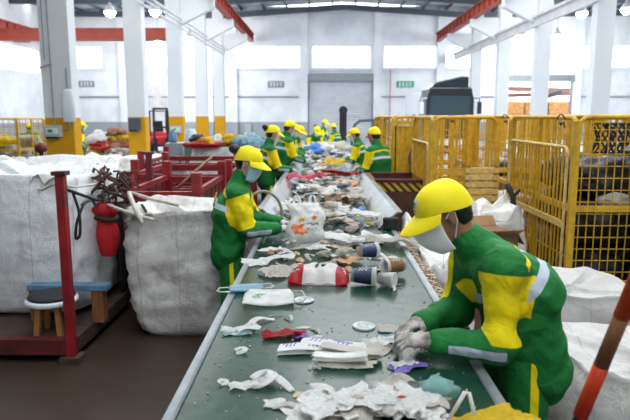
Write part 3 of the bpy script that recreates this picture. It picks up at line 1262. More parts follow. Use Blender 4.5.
def strap(name, pts, w, m, label, thick=.008, cat='strap'):
    mb = MB()
    P = [Vector(p) for p in pts]
    # smooth path
    Q = []
    for i in range(len(P) - 1):
        p0, p1, p2, p3 = P[max(i - 1, 0)], P[i], P[i + 1], P[min(i + 2, len(P) - 1)]
        for k in range(6):
            t = k / 6
            Q.append(.5 * ((2 * p1) + (p2 - p0) * t + (2 * p0 - 5 * p1 + 4 * p2 - p3) * t * t + (3 * p1 - p0 - 3 * p2 + p3) * t ** 3))
    Q.append(P[-1])
    mb.tube(Q, w, 6)
    o = mb.build(name, m, smooth=True)
    tag(o, label, cat)
    return o


S = lambda px, py, Y: at(px, py, Y)
strap('strap', [S(57, 187, 4.33), S(68, 190, 4.4), S(85, 196, 4.7), S(100, 200, 5.0), S(118, 196, 6.2)], .014, M['strap_dark'],
      'dark strap running from the front rack post to the tangle at the rear post')
strap('strap', [S(73, 193, 4.5), S(79, 212, 4.5), S(80, 234, 4.5), S(76, 238, 4.5), S(77, 222, 4.5), S(84, 203, 4.6)], .011, M['strap_dark'],
      'dark looped cord end dangling in front of the big white sack')
strap('strap', [S(82, 205, 4.65), S(92, 200, 4.9), S(99, 212, 5.0), S(106, 199, 5.2)], .014, mat('green_grey_strap', '5d655c', .8),
      'grey green looped strap beside the red cloth bag')
strap('strap', [S(108, 205, 4.95), S(130, 213, 4.68), S(154, 220, 4.62)], .014, M['strap'],
      'pale webbing strap stretched from the red bag across the floor sack')
strap('strap', [S(126, 191, 5.3), S(148, 198, 4.95), S(178, 205, 4.72)], .015, M['strap'],
      'pale webbing strap from the red cart down to the rim of the floor sack')
strap('strap', [S(129, 193, 5.0), S(135, 208, 4.68), S(143, 224, 4.62)], .02, M['strap'],
      'short pale lifting strap hanging down at the corner of the floor sack')
strap('strap', [S(36, 187, 4.9), S(42, 190, 4.75), S(56, 184, 4.6), S(75, 187, 4.75), S(96, 184, 5.0)], .009, M['strap'],
      'thin frayed cord lying over the rim of the big white sack')
strap('strap', [S(142, 205, 5.0), S(146, 212, 4.9), S(148, 221, 4.85)], .013, M['strap_dark'],
      'short dark strap end on the corner of the floor sack')
# dark net hanging under the tangle
nb = MB()
rr = random.Random(4)
for k in range(46):
    a = S(110 + rr.uniform(-12, 14), 186 + rr.uniform(-18, 14), 5.25 + rr.uniform(-.2, .35))
    bq = a + Vector((rr.uniform(-.12, .12), rr.uniform(-.1, .1), rr.uniform(-.13, .06)))
    c_ = bq + Vector((rr.uniform(-.1, .1), rr.uniform(-.05, .05), rr.uniform(-.12, .03)))
    nb.tube([a, (a + bq) / 2 + Vector((0, 0, rr.uniform(-.03, .03))), bq, c_], rr.uniform(.006, .018), 5)
o = nb.build('strap_tangle', mat('mixed_dark_straps', '3a3d36', .8, var=1, vscale=8, col2='6d2328'), smooth=True)
tag(o, 'tangle of dark straps and rags hung on the rear rack post', 'strap tangle')
nt_ = MB()
def drape(u, v):
    p0, p1 = S(113, 215, 5.5), S(131, 222, 5.6)
    x = p0.lerp(p1, u)
    x.z = 1.05 * (1 - v) + .19 * v
    x.y += .04 * math.sin(u * 17 + v * 3)
    x.x += .06 * v - .02 * math.sin(u * 9)
    return x
nt_.grid(drape, 22, 14)
o = nt_.build('rag_sheet', mat('dark_brown_net', '2a211d', .9, var=.5, vscale=12), solid=.008, smooth=True)
tag(o, 'dark brown sheet hanging down beside the floor sack under the straps', 'sheet')
wr = MB()
def drape2(u, v):
    p0, p1 = S(122, 212, 5.3), S(133, 220, 5.3)
    x = p0.lerp(p1, u)
    x.z = 1.06 * (1 - v) + .30 * v
    x.y += .03 * math.sin(u * 12 + v * 4) - .02
    x.x += .10 * v * v
    return x
wr.grid(drape2, 14, 14)
o = wr.build('net_sheet', mat('grey_net', '77736c', .9, var=.5, vscale=15), solid=.008, smooth=True)
tag(o, 'grey fringe of netting hanging at the left corner of the floor sack', 'sheet')


# ------------------------------------------------------------------ red slatted carts
def red_cart(x0, x1, y0, y1, h, label, group, post_h=.16, slats=True):
    t = thing('slatted_cart', label, 'cart', ((x0 + x1) / 2, (y0 + y1) / 2, 0), 0, group)
    w, d = (x1 - x0) / 2, (y1 - y0) / 2
    MB().span((-w, -d, .1), (w, d, .16)).build('base', M['dark_red_steel'], t)
    for sx in (-1, 1):
        for sy in (-1, 1):
            MB().span((sx * w - .045, sy * d - .045, 0), (sx * w + .045, sy * d + .045, h + post_h)).build('corner_post', M['red_steel'], t, bevel=.006)
    for s in (-1, 1):
        e = MB()
        for z in (h - .06, h - .24, h - .42, .45, .3):
            e.span((-w, s * d - .02, z - .04), (w, s * d + .02, z + .04))
        e.build('end_panel', M['red_steel'], t)
        e = MB()
        e.span((s * w - .02, -d, h - .06), (s * w + .02, d, h))
        e.span((s * w - .02, -d, .2), (s * w + .02, d, .26))
        n = int(2 * d / .22)
        for i in range(1, n):
            y = -d + 2 * d * i / n
            e.span((s * w - .012, y - .02, .2), (s * w + .012, y + .02, h))
        e.build('side_panel', M['red_steel'], t)
        MB().span((s * w - .006, -d, .26), (s * w + .006, d, h - .08)).build('side_sheet', M['dark_red_steel'], t)
        MB().span((-w, s * d - .008, .2), (w, s * d + .008, h - .5)).build('end_sheet', M['dark_red_steel'], t)
    return t


G_ = 'red slatted carts behind the sacks'
red_cart(-1.84, -1.19, 5.66, 7.1, 1.15, 'red slatted steel cart just behind the grubby sacks, nearest of the carts', G_)
red_cart(-2.3, -1.15, 7.35, 8.8, 1.15, 'middle red slatted steel cart, second behind the grubby sacks', G_)
red_cart(-2.75, -1.2, 9.1, 10.6, 1.15, 'farthest red slatted steel cart, third behind the sacks', G_)
p, q = S(175, 190, 6.7), S(212, 157, 7.3)
tag(MB().tube([p, (p + q) / 2 + Vector((0, 0, .01)), q], .016, 8).build('broom_handle', M['wood_dark'], smooth=True), 'thin brown wooden handle sticking up from the red carts', 'handle')
# ================================================================== yellow cages on the right
def cage(name_label, x0, x1, y0, y1, h, group, front=True, pitch=(.07, .105), side_left='bars', gate=False, wire=.0035, detail=True, z0=.09, bar_gap=.14, lite=False):
    t = thing('mesh_cage', name_label, 'cage', ((x0 + x1) / 2, (y0 + y1) / 2, 0), 0, group)
    w, d = (x1 - x0) / 2, (y1 - y0) / 2
    r = .022
    for sx in (-1, 1):
        for sy in (-1, 1):
            MB().span((sx * w - .03, sy * d - .03, 0), (sx * w + .03, sy * d + .03, h - .03)).build('corner_post', M['yellow_steel'], t, bevel=.005)
    MB().span((-w, -d, z0), (w, d, z0 + .05)).build('base', M['yellow_worn'] if False else M['yellow_steel'], t)

    def panel(nm, a, b, nrm):
        "a, b: bottom corners (local xy); tubular frame with rounded top corners, wires, mid rail"
        a, b = Vector((*a, 0)), Vector((*b, 0))
        L = (b - a).length
        u = (b - a) / L

        def P(s, z):
            return a + u * s + Vector((0, 0, z))
        c = .09
        pts = [P(.02, z0 + .06), P(.02, h - c)]
        for i in range(1, 5):
            an = PI / 2 * i / 4
            pts.append(P(.02 + c - c * math.cos(an), h - c + c * math.sin(an)))
        for i in range(0, 5):
            an = PI / 2 * i / 4
            pts.append(P(L - .02 - c + c * math.sin(an), h - c + c * math.cos(an)))
        pts.append(P(L - .02, z0 + .06))
        f = MB()
        f.tube(pts, r, 8)
        f.bar(P(.02, z0 + .22), P(L - .02, z0 + .22), .03, .05)
        fo = f.build('panel_frame', M['yellow_steel'], t, smooth=False)
        m = MB()
        mid = h * .55
        m.bar(P(.02, mid), P(L - .02, mid), .03, .055)
        if L > .9:
            m.bar(P(L * .5, z0 + .1), P(L * .5, h), .03, .03)
        m.build('mid_rail', M['yellow_steel'], fo)
        wv = MB()
        if nm == 'mesh':
            n = max(2, int(L / pitch[0]))
            for i in range(1, n):
                wv.bar(P(L * i / n, z0 + .05), P(L * i / n, h - .01), wire * 2, wire * 2)
            k = max(2, int((h - z0) / pitch[1]))
            for i in range(1, k):
                z = z0 + (h - z0) * i / k
                wv.bar(P(.02, z), P(L - .02, z), wire * 2, wire * 2)
        else:
            n = max(2, int(L / bar_gap))
            for i in range(1, n):
                wv.bar(P(L * i / n, z0 + .05), P(L * i / n, h - .01), .008, .008)
            for z in (h * .82, h * .30):
                wv.bar(P(.02, z), P(L - .02, z), .012, .012)
        wv.build('wire_mesh', M['yellow_steel'], fo)
        return fo
    panel('mesh', (-w, -d), (w, -d), None)
    panel('mesh' if not lite else 'bars', (-w, d), (w, d), None)
    panel(side_left, (-w, d), (-w, -d), None)
    if not lite:
        panel('bars', (w, -d), (w, d), None)
    if gate:
        # half-height gate hung inside the left face, its top rail rubbed pale
        g = MB()
        hh = gate
        x = -w - .04
        a0, a1 = -d + .07, d - .1
        cc = .08
        pts = [(x, a0, .3), (x, a0, hh - cc)]
        for i in range(1, 5):
            an = PI / 2 * i / 4
            pts.append((x, a0 + cc - cc * math.cos(an), hh - cc + cc * math.sin(an)))
        for i in range(5):
            an = PI / 2 * i / 4
            pts.append((x, a1 - cc + cc * math.sin(an), hh - cc + cc * math.cos(an)))
        pts.append((x, a1, .3))
        g.tube(pts, .016, 8)
        g.bar((x, a0, .3), (x, a1, .3), .03, .04)
        g.bar((x, a0, .85), (x, a1, .85), .03, .06)
        go_ = g.build('gate', M['yellow_worn'], t)
        gb = MB()
        n = int((a1 - a0) / .09)
        for i in range(1, n):
            y = a0 + (a1 - a0) * i / n
            gb.bar((x, y, .3), (x, y, hh - .01), .014, .014)
        gb.build('gate_bars', M['yellow_steel'], go_)
    return t


GC = 'yellow mesh cages along the right of the conveyor'
cage('nearest yellow mesh cage, filled with black bags, right of the bent man', 2.27, 3.72, 5.42, 7.25, 1.83, GC, gate=1.56)
cage('yellow mesh cage behind the nearest one, at the right edge', 2.35, 3.75, 7.5, 9.2, 1.83, GC, pitch=(.13, .30), bar_gap=.24, lite=True)
cage('yellow barred cage in the second rank, just above the bent man and his cap', 1.36, 2.16, 7.45, 8.9, 1.82, GC, side_left='bars', gate=1.5, pitch=(.11, .30), bar_gap=.2, lite=True)
cage('yellow cage behind the second rank, right of the man in the far right row', 1.1, 2.3, 9.3, 10.7, 1.82, GC, pitch=(.13, .30), bar_gap=.24, lite=True)
cage('yellow cage beyond the brown sack hung on bars', 1.15, 2.4, 11.2, 12.6, 1.82, GC, pitch=(.13, .30), bar_gap=.24, lite=True)
cage('small far yellow cage before the roller door right of the workers', 1.3, 2.6, 13.2, 14.8, 1.8, GC, pitch=(.13, .30), bar_gap=.24, lite=True)
cage('farthest yellow cage in the inner file, below the roller door', 1.5, 2.9, 15.4, 17.0, 1.8, GC, pitch=(.13, .30), bar_gap=.24, lite=True)
cage('yellow cage in the outer file, third from the near end', 2.6, 4.0, 9.5, 11.1, 1.83, GC, pitch=(.13, .30), bar_gap=.24, lite=True)
cage('yellow cage in the outer file, fourth from the near end', 2.8, 4.3, 11.5, 13.1, 1.82, GC, pitch=(.13, .30), bar_gap=.24, lite=True)
cage('yellow cage in the outer file, fifth from the near end', 3.0, 4.5, 13.5, 15.1, 1.82, GC, pitch=(.13, .30), bar_gap=.24, lite=True)
cage('yellow cage in the outermost file behind the black bags', 4.1, 5.5, 7.6, 9.4, 1.84, GC, pitch=(.13, .30), bar_gap=.24, lite=True)
cage('yellow cage in the outermost file, second back', 4.4, 5.9, 9.9, 11.5, 1.84, GC, pitch=(.13, .30), bar_gap=.24, lite=True)
cage('yellow cage in the outermost file, third back below the truck', 4.7, 6.2, 12.0, 13.6, 1.82, GC, pitch=(.13, .30), bar_gap=.24, lite=True)

# -------- lumps of bagged waste
def lump_mesh(seed, sub=4, rough=.28, flat=.8, freq=1.6):
    bm = bmesh.new()
    bmesh.ops.create_icosphere(bm, subdivisions=sub, radius=1)
    rr = random.Random(seed)
    off = Vector((rr.uniform(-90, 90), rr.uniform(-90, 90), rr.uniform(-90, 90)))
    for v in bm.verts:
        d = v.co.normalized()
        q = d * freq + off
        a = noise.noise(q) * rough + (1 - abs(noise.noise(q * 2.1)) * 2) * rough * .35 + (1 - abs(noise.noise(q * 4.3)) * 2) * rough * .18
        v.co = d * (1 + a)
        v.co.z *= flat
        if v.co.z < -.62 * flat:
            v.co.z = -.62 * flat + (v.co.z + .62 * flat) * .15
    me = bpy.data.meshes.new('lump')
    bm.to_mesh(me)
    bm.free()
    zmin = min(v.co.z for v in me.vertices)
    for v in me.vertices:
        v.co.z -= zmin
    me.polygons.foreach_set('use_smooth', [True] * len(me.polygons))
    return me


LUMPS = [lump_mesh(s) for s in range(6)]
for me in LUMPS:
    me.materials.append(M['black_bag'])
CRUM = [lump_mesh(40 + s, 3, .75, .7, 2.0) for s in range(7)]
for me in CRUM:
    me.materials.append(LC['white'])


def lump(name, p, r, m, label, cat, group=None, seed=0, sq=(1, 1, 1), pool=None):
    rr = random.Random(seed * 7 + 3)
    pool = pool or LUMPS
    o = bpy.data.objects.new(name, pool[seed % len(pool)])
    COL.objects.link(o)
    o.location = p
    o.scale = (r * sq[0], r * sq[1], r * sq[2])
    o.rotation_euler = (0, 0, rr.uniform(0, 6.28))
    set_mat(o, m)
    tag(o, label, cat, group)
    return o


gb_ = 'black bags in the nearest cage'
k = 0
for lay, (z, rws) in enumerate(((.14, ((5.85, (2.66, 3.3)), (6.65, (2.68, 3.3)))), (.62, ((5.85, (2.68, 3.3)), (6.65, (2.7, 3.28)))), (1.08, ((5.9, (2.7, 3.28)), (6.6, (2.72, 3.3)))))):
    for y, xs_ in rws:
        for x in xs_:
            lump('rubbish_bag', (x, y, z), .29, M['black_bag'], 'black plastic rubbish bag heaped inside the nearest yellow cage', 'bag', gb_, k, (1, 1, 1.1 if lay < 2 else .85))
            k += 1
p = at(610, 158, 6.2)
lump('rubbish_bag', (3.05, 5.75, 1.46), .14, M['grey_bag'], 'grey plastic bag lying on top of the black bags', 'bag', None, 3, (1.7, 1, .6))
lump('rubbish_bag', (2.75, 5.62, 1.0), .12, LC['grey'], 'small pale grey bag between the black bags at the front of the cage', 'bag', None, 2, (1.2, .8, .8))
# lattice crate on the black bags
lc = thing('lattice_crate', 'black plastic lattice crate standing on the black bags', 'crate', (3.02, 6.2, 1.46))
cr = MB()
for i in range(7):
    u = -.2 + .4 * i / 6
    if i == 6:
        pass
for s in (-1, 1):
    cr = MB()
    for i in range(7):
        u = -.2 + .4 * i / 6
        cr.bar((max(-.2, u - .1), s * .14, .0), (min(.2, u + .1), s * .14, .3), .014, .014)
        cr.bar((min(.2, u + .1), s * .14, .0), (max(-.2, u - .1), s * .14, .3), .014, .014)
    cr.build('lattice_side', M['black_rubber'], lc)
for z in (.0, .3):
    e = MB()
    e.tube([(-.2, -.14, z), (.2, -.14, z), (.2, .14, z), (-.2, .14, z)], .011, 6, closed=True)
    e.build('rim', M['black_rubber'], lc)

# contents of the other cages
fills = [(1.36, 2.14, 7.45, 8.9, .80, 'second rank cage', ['white', 'offwhite', 'beige', 'grey']),
         (2.4, 3.7, 7.6, 9.1, .95, 'cage behind the nearest one', ['dark', 'grey', 'offwhite', 'blue', 'white']),
         (1.2, 2.2, 9.4, 10.6, 1.0, 'cage right of the far right worker', ['beige', 'offwhite', 'brown', 'grey', 'white']),
         (2.7, 3.9, 9.6, 11.0, 1.25, 'third outer cage', ['white', 'offwhite', 'brown', 'grey', 'dark']),
         (2.9, 4.2, 11.6, 13.0, 1.2, 'fourth outer cage', ['offwhite', 'grey', 'dark', 'brown']),
         (1.3, 2.3, 11.3, 12.5, 1.1, 'cage beyond the brown sack', ['grey', 'beige', 'offwhite', 'pink']),
         (1.4, 2.5, 13.3, 14.7, 1.1, 'small far cage', ['grey', 'offwhite', 'brown']),
         (1.6, 2.8, 15.5, 16.9, 1.1, 'farthest inner cage', ['offwhite', 'grey', 'green']),
         (3.1, 4.4, 13.6, 15.0, 1.2, 'fifth outer cage', ['beige', 'offwhite', 'brown']),
         (4.2, 5.4, 7.7, 9.3, 1.2, 'outermost cage behind the black bags', ['blue', 'paleblue', 'offwhite', 'dark', 'grey']),
         (4.5, 5.8, 10.0, 11.4, 1.2, 'second outermost cage', ['blue', 'brown', 'offwhite']),
         (4.8, 6.1, 12.1, 13.5, 1.1, 'third outermost cage', ['offwhite', 'grey', 'kraft'])]
rr = random.Random(77)
for (x0, x1, y0, y1, h, nm, cols) in fills:
    ny = 3
    for lay in range(max(1, int(h / .38))):
        for iy in range(2):
            for ix in range(3):
                x = x0 + .3 + (x1 - x0 - .6) * ix / 2 + rr.uniform(-.03, .03)
                y = y0 + .36 + (y1 - y0 - .72) * iy + rr.uniform(-.03, .03)
                c = rr.choice(cols)
                lump('waste_bundle', (x, y, .14 + lay * .36), rr.uniform(.17, .2), LC[c], 'crumpled bundle of waste inside the %s' % nm, 'waste bundle',
                     'waste in the %s' % nm, rr.randrange(99), (1, 1.25, .95))

# white sacks, brown box and sack between the man and the cages
jumbo_sack(1.62, 6.15, 0, .8, .8, .98, 61, 'pale plastic wrapped sack beside the cage, above the shoulder of the bent man', m='bag_dirty', loops=False, sag=.18)
bx = thing('cardboard_box', 'open brown cardboard box behind the shoulder of the bent man', 'box', (1.44, 5.25, 0), .2)
c = MB()
c.span((-.22, -.2, 0), (.22, .2, .84))
c.build('carton', M['kraft_dark'], bx)
for (a, b_, q) in (((-.22, -.2, .84), (.22, -.2, .84), (0, -.1, .05)), ((-.22, .2, .84), (.22, .2, .84), (0, .08, .08)), ((.22, -.2, .84), (.22, .2, .84), (.06, 0, -.1))):
    A, B, Q = Vector(a), Vector(b_), Vector(q)
    MB().add([A, B, B + Q, A + Q], [(0, 1, 2, 3)]).build('flap', M['kraft'], bx, solid=.006)
pal = thing('slatted_pallet', 'upright pale wooden slats stacked in the gap beside the second rank cage', 'pallet', (1.93, 7.25, 0))
for i in range(5):
    MB().span((-.2, -.03, .82 + i * .085), (.2, .03, .88 + i * .085)).build('slat', M['yellow_worn'], pal)
for x in (-.17, .17):
    MB().span((x - .02, -.025, 0), (x + .02, .025, 1.26)).build('stile', M['wood'], pal)

# black lever hanging on the gate of the nearest cage
lv = MB()
p1, p2, p3 = at(507, 184, 6.3), at(513, 197, 6.25), at(516, 250, 6.2)
lv.tube([p1, (p1 + p2) / 2, p2, p2.lerp(p3, .5), p3], [.03, .035, .03, .025, .02], 8)
p4 = at(519, 190, 6.3)
lv.tube([p2, p4], .02, 8)
o = lv.build('rubber_strap', M['black_rubber'], smooth=True)
tag(o, 'black rubber strap with a forked end hanging on the gate of the nearest cage', 'strap')
# brown sack hung on the far cage and the stick under it
o = lump('hanging_sack', at(418, 156, 9.2), .2, mat('brown_hessian', '8a6a4c', .9, var=.3, vscale=20), 'dark brown sack hanging on the bars of the far right cages', 'sack', None, 4, (.7, .35, 1.2))
o.location.z -= .18
p, q = at(417, 160, 9.15), at(406, 182, 9.1)
q = p + (q - p) * (p.z / (p.z - q.z)) * .985
tag(MB().tube([p, p.lerp(q, .5), q], .025, 8).build('dark_stick', M['dark_steel']), 'dark stick leaning below the hanging brown sack', 'stick')

# wire twists hooked over the cage tops
rr = random.Random(12)
for (px, Y, lab) in ((505, 7.3, 'twisted wire hook on the top rail behind the bent man'), (561, 5.42, 'twisted wire hook on the top of the nearest cage post'), (452, 7.45, 'twisted wire hook on the top rail above his cap'),
                     (414, 9.3, 'twisted wire hook on the rail beside the hanging brown sack')):
    p = at(px, 119, Y)
    p.z = 1.825
    pts = [p + Vector((.03 * math.cos(a), .012 * math.sin(2 * a), .03 * math.sin(a))) for a in np.linspace(-.6, PI + .6, 14)]
    tag(MB().tube(pts, .006, 6).build('wire_hook', M['dark_steel'], smooth=True), lab, 'hook')
    p.z -= .05
    pts = [p + Vector((.025 * t, -.03, .03 * math.sin(t * 3) - .04 * t)) for t in np.linspace(-.8, 1, 12)]
    tag(MB().tube(pts, .007, 6).build('cable_tie', M['black_rubber'], smooth=True), 'dark tie below the ' + lab, 'tie')

# brown bin with hazard stripes right of the belt
bn = thing('waste_bin', 'brown steel bin with a yellow striped rim right of the conveyor', 'bin', (1.01, 8.3, 0))
q = MB()
for s in (-1, 1):
    q.span((s * .33 - .012, -.45, .12), (s * .33 + .012, .45, .98))
    q.span((-.33, s * .45 - .012, .12), (.33, s * .45 + .012, .98))
q.span((-.33, -.45, .1), (.33, .45, .14))
q.build('body', mat('rusty_brown_steel', '5d3a26', .6, var=.5, vscale=6), bn)
hz = mat('hazard_band', 'd8b13a', .6)
nt, b = nodes_of(hz)
tc = nt.nodes.new('ShaderNodeTexCoord')
wv = nt.nodes.new('ShaderNodeTexWave')
wv.bands_direction = 'DIAGONAL'
wv.inputs['Scale'].default_value = 6
nt.links.new(tc.outputs['Object'], wv.inputs['Vector'])
mrz = nt.nodes.new('ShaderNodeMapRange')
mrz.inputs[1].default_value = .48
mrz.inputs[2].default_value = .52
nt.links.new(wv.outputs['Fac'], mrz.inputs[0])
mxz = nt.nodes.new('ShaderNodeMix')
mxz.data_type = 'RGBA'
mxz.inputs[6].default_value = (*hexc('c99e2a'), 1)
mxz.inputs[7].default_value = (*hexc('3a2c1c'), 1)
nt.links.new(mrz.outputs[0], mxz.inputs[0])
nt.links.new(mxz.outputs[2], b.inputs['Base Color'])
MB().span((-.35, -.475, .86), (.35, -.462, .97)).build('hazard_band', hz, bn)
rim = MB()
for s in (-1, 1):
    rim.span((s * .34 - .03, -.48, .98), (s * .34 + .03, .48, 1.02))
    rim.span((-.34, s * .46 - .03, .98), (.34, s * .46 + .03, 1.02))
rim.build('rim', M['dark_red_steel'], bn)
for sx in (-1, 1):
    for sy in (-1, 1):
        MB().lathe([(.05, -.02), (.05, .02)], 12, Matrix.Translation((sx * .26, sy * .38, .05)) @ Matrix.Rotation(PI / 2, 4, 'Y')).build('wheel', M['black_rubber'], bn)

# sacks and ledge hanging along the right edge of the belt, behind the bent man's cap
jumbo_sack(.92, 5.1, 0, .40, .55, .96, 71, 'pale sack hanging beside the right belt edge, past the cap of the bent man', m='bag_clean', loops=False, sag=.1)
jumbo_sack(.86, 4.15, 0, .32, .8, .9, 73, 'pale sack between the belt edge and the mask of the bent man', m='bag_dirty', loops=False, sag=.08)
lg = MB().span((BX1 + .055, 2.7, .82), (BX1 + .12, 5.0, .865))
o = lg.build('ledge_board', M['kraft_dark'])
tag(o, 'narrow brown ledge of crumbs along the right edge of the belt', 'ledge')

# white sacks low at the right, behind the man
jumbo_sack(1.92, 4.5, 0, .80, .78, .60, 81, 'white sack on the floor just right of the bent man, below the cage', m='bag_dull', sag=.05, loops=False, fold=.012, rough=.5)
jumbo_sack(2.72, 4.3, 0, .85, .9, .52, 83, 'white sack at the right edge below the nearest cage, with a grimy dip', m='bag_dull', sag=.07, loops=False, fold=.015, rough=.5)
jumbo_sack(1.80, 3.1, 0, 1.05, .9, .62, 85, 'white sack low at the bottom right corner, nearest of the white sacks', m='bag_dull', sag=.06, loops=False, fold=.015, rough=.5)

# red and wood tool handle leaning at the right
P0, P1 = Vector((.674, 2.01, 0.0)), Vector((.851, 1.468, 1.636))
tl = thing('long_tool', 'long red and bare wood tool handle leaning at the bottom right', 'tool', (0, 0, 0))
def seg(a, b_, r, m, nm):
    MB().tube([P0.lerp(P1, a), P0.lerp(P1, (a + b_) / 2), P0.lerp(P1, b_)], r, 12).build(nm, m, tl, smooth=True)
seg(0, .585, .017, M['dark_steel'], 'socket')
seg(.585, .70, .022, M['tool_red'], 'red_grip')
seg(.70, .80, .021, M['wood_dark'], 'bare_wood')
seg(.80, 1.0, .022, M['tool_red'], 'red_shaft')
# ================================================================== people
def rotm(axis, a):
    return Matrix.Rotation(a, 3, axis)


def frame(fwd, up):
    f = Vector(fwd).normalized()
    l = Vector(up).cross(f).normalized()       # left
    u = f.cross(l)
    return f, l, u


def ik(S, W, a, b, hint):
    d = W - S
    L = min(d.length, (a + b) * .995)
    d.normalize()
    x = (a * a - b * b + L * L) / (2 * L)
    h = math.sqrt(max(a * a - x * x, 0))
    hv = Vector(hint)
    hv = (hv - d * hv.dot(d)).normalized()
    return S + d * x + hv * h, S + d * L


def hand_prims(W, fdir, ndir, side, curl, s=1.0):
    "palm and five fingers: W wrist, fdir towards the fingertips, ndir out of the back of the hand; side +1 if the thumb lies on fdir x ndir's side"
    f, n = Vector(fdir).normalized(), Vector(ndir)
    n = (n - f * n.dot(f)).normalized()
    t = f.cross(n) * side                   # towards the thumb
    pr = [cone(W - f * .03 * s, W + f * .015 * s, .027 * s, .029 * s, .015)]
    rot = Matrix((f, t, n)).transposed()
    pr.append(ell(W + f * .05 * s, (.05 * s, .042 * s, .019 * s), rot, .012))
    lens = [(.024, .043, .027, .021), (.008, .047, .031, .022), (-.009, .044, .028, .021), (-.025, .034, .021, .018)]
    for i, (o, l1, l2, l3) in enumerate(lens):
        p = W + f * (.082 - .004 * abs(i - 1)) * s + t * o * s
        ang = -curl * .45 - .06 * i
        spread = t * (.10 * (1.2 - i))
        r = (.0098, .0100, .0096, .0086)[i] * s
        pr.append(cone(W + f * .045 * s + t * o * .8 * s, p, r * 1.05, r * 1.05, .008))
        for l in (l1, l2, l3):
            d = (f * math.cos(ang) + n * math.sin(ang) + spread).normalized()
            q = p + d * l * s
            pr.append(cone(p, q, r, r * .9, .004))
            p, r = q, r * .9
            ang -= curl * .75
    p = W + f * .022 * s + t * .030 * s
    d = (f * .55 + t * .75 - n * .35).normalized()
    q = p + d * .036 * s
    pr.append(cone(p, q, .0135 * s, .0115 * s, .008))
    d2 = (f * .85 + t * .2 - n * (.35 + .4 * curl)).normalized()
    q2 = q + d2 * .032 * s
    pr.append(cone(q, q2, .0113 * s, .0100 * s, .005))
    d3 = (f * .9 - n * (.3 + .5 * curl)).normalized()
    pr.append(cone(q2, q2 + d3 * .024 * s, .0100 * s, .0082 * s, .004))
    return pr


def vdot(V, d):
    return V @ np.array(d, dtype=np.float64)


def seg_coords(V, a, b):
    a_, b_ = np.array(a), np.array(b)
    d = b_ - a_
    L = np.linalg.norm(d)
    d = d / L
    t = (V - a_) @ d
    tc_ = np.clip(t, 0, L)
    r = np.linalg.norm(V - a_ - tc_[:, None] * d, axis=1)
    return t, L, r


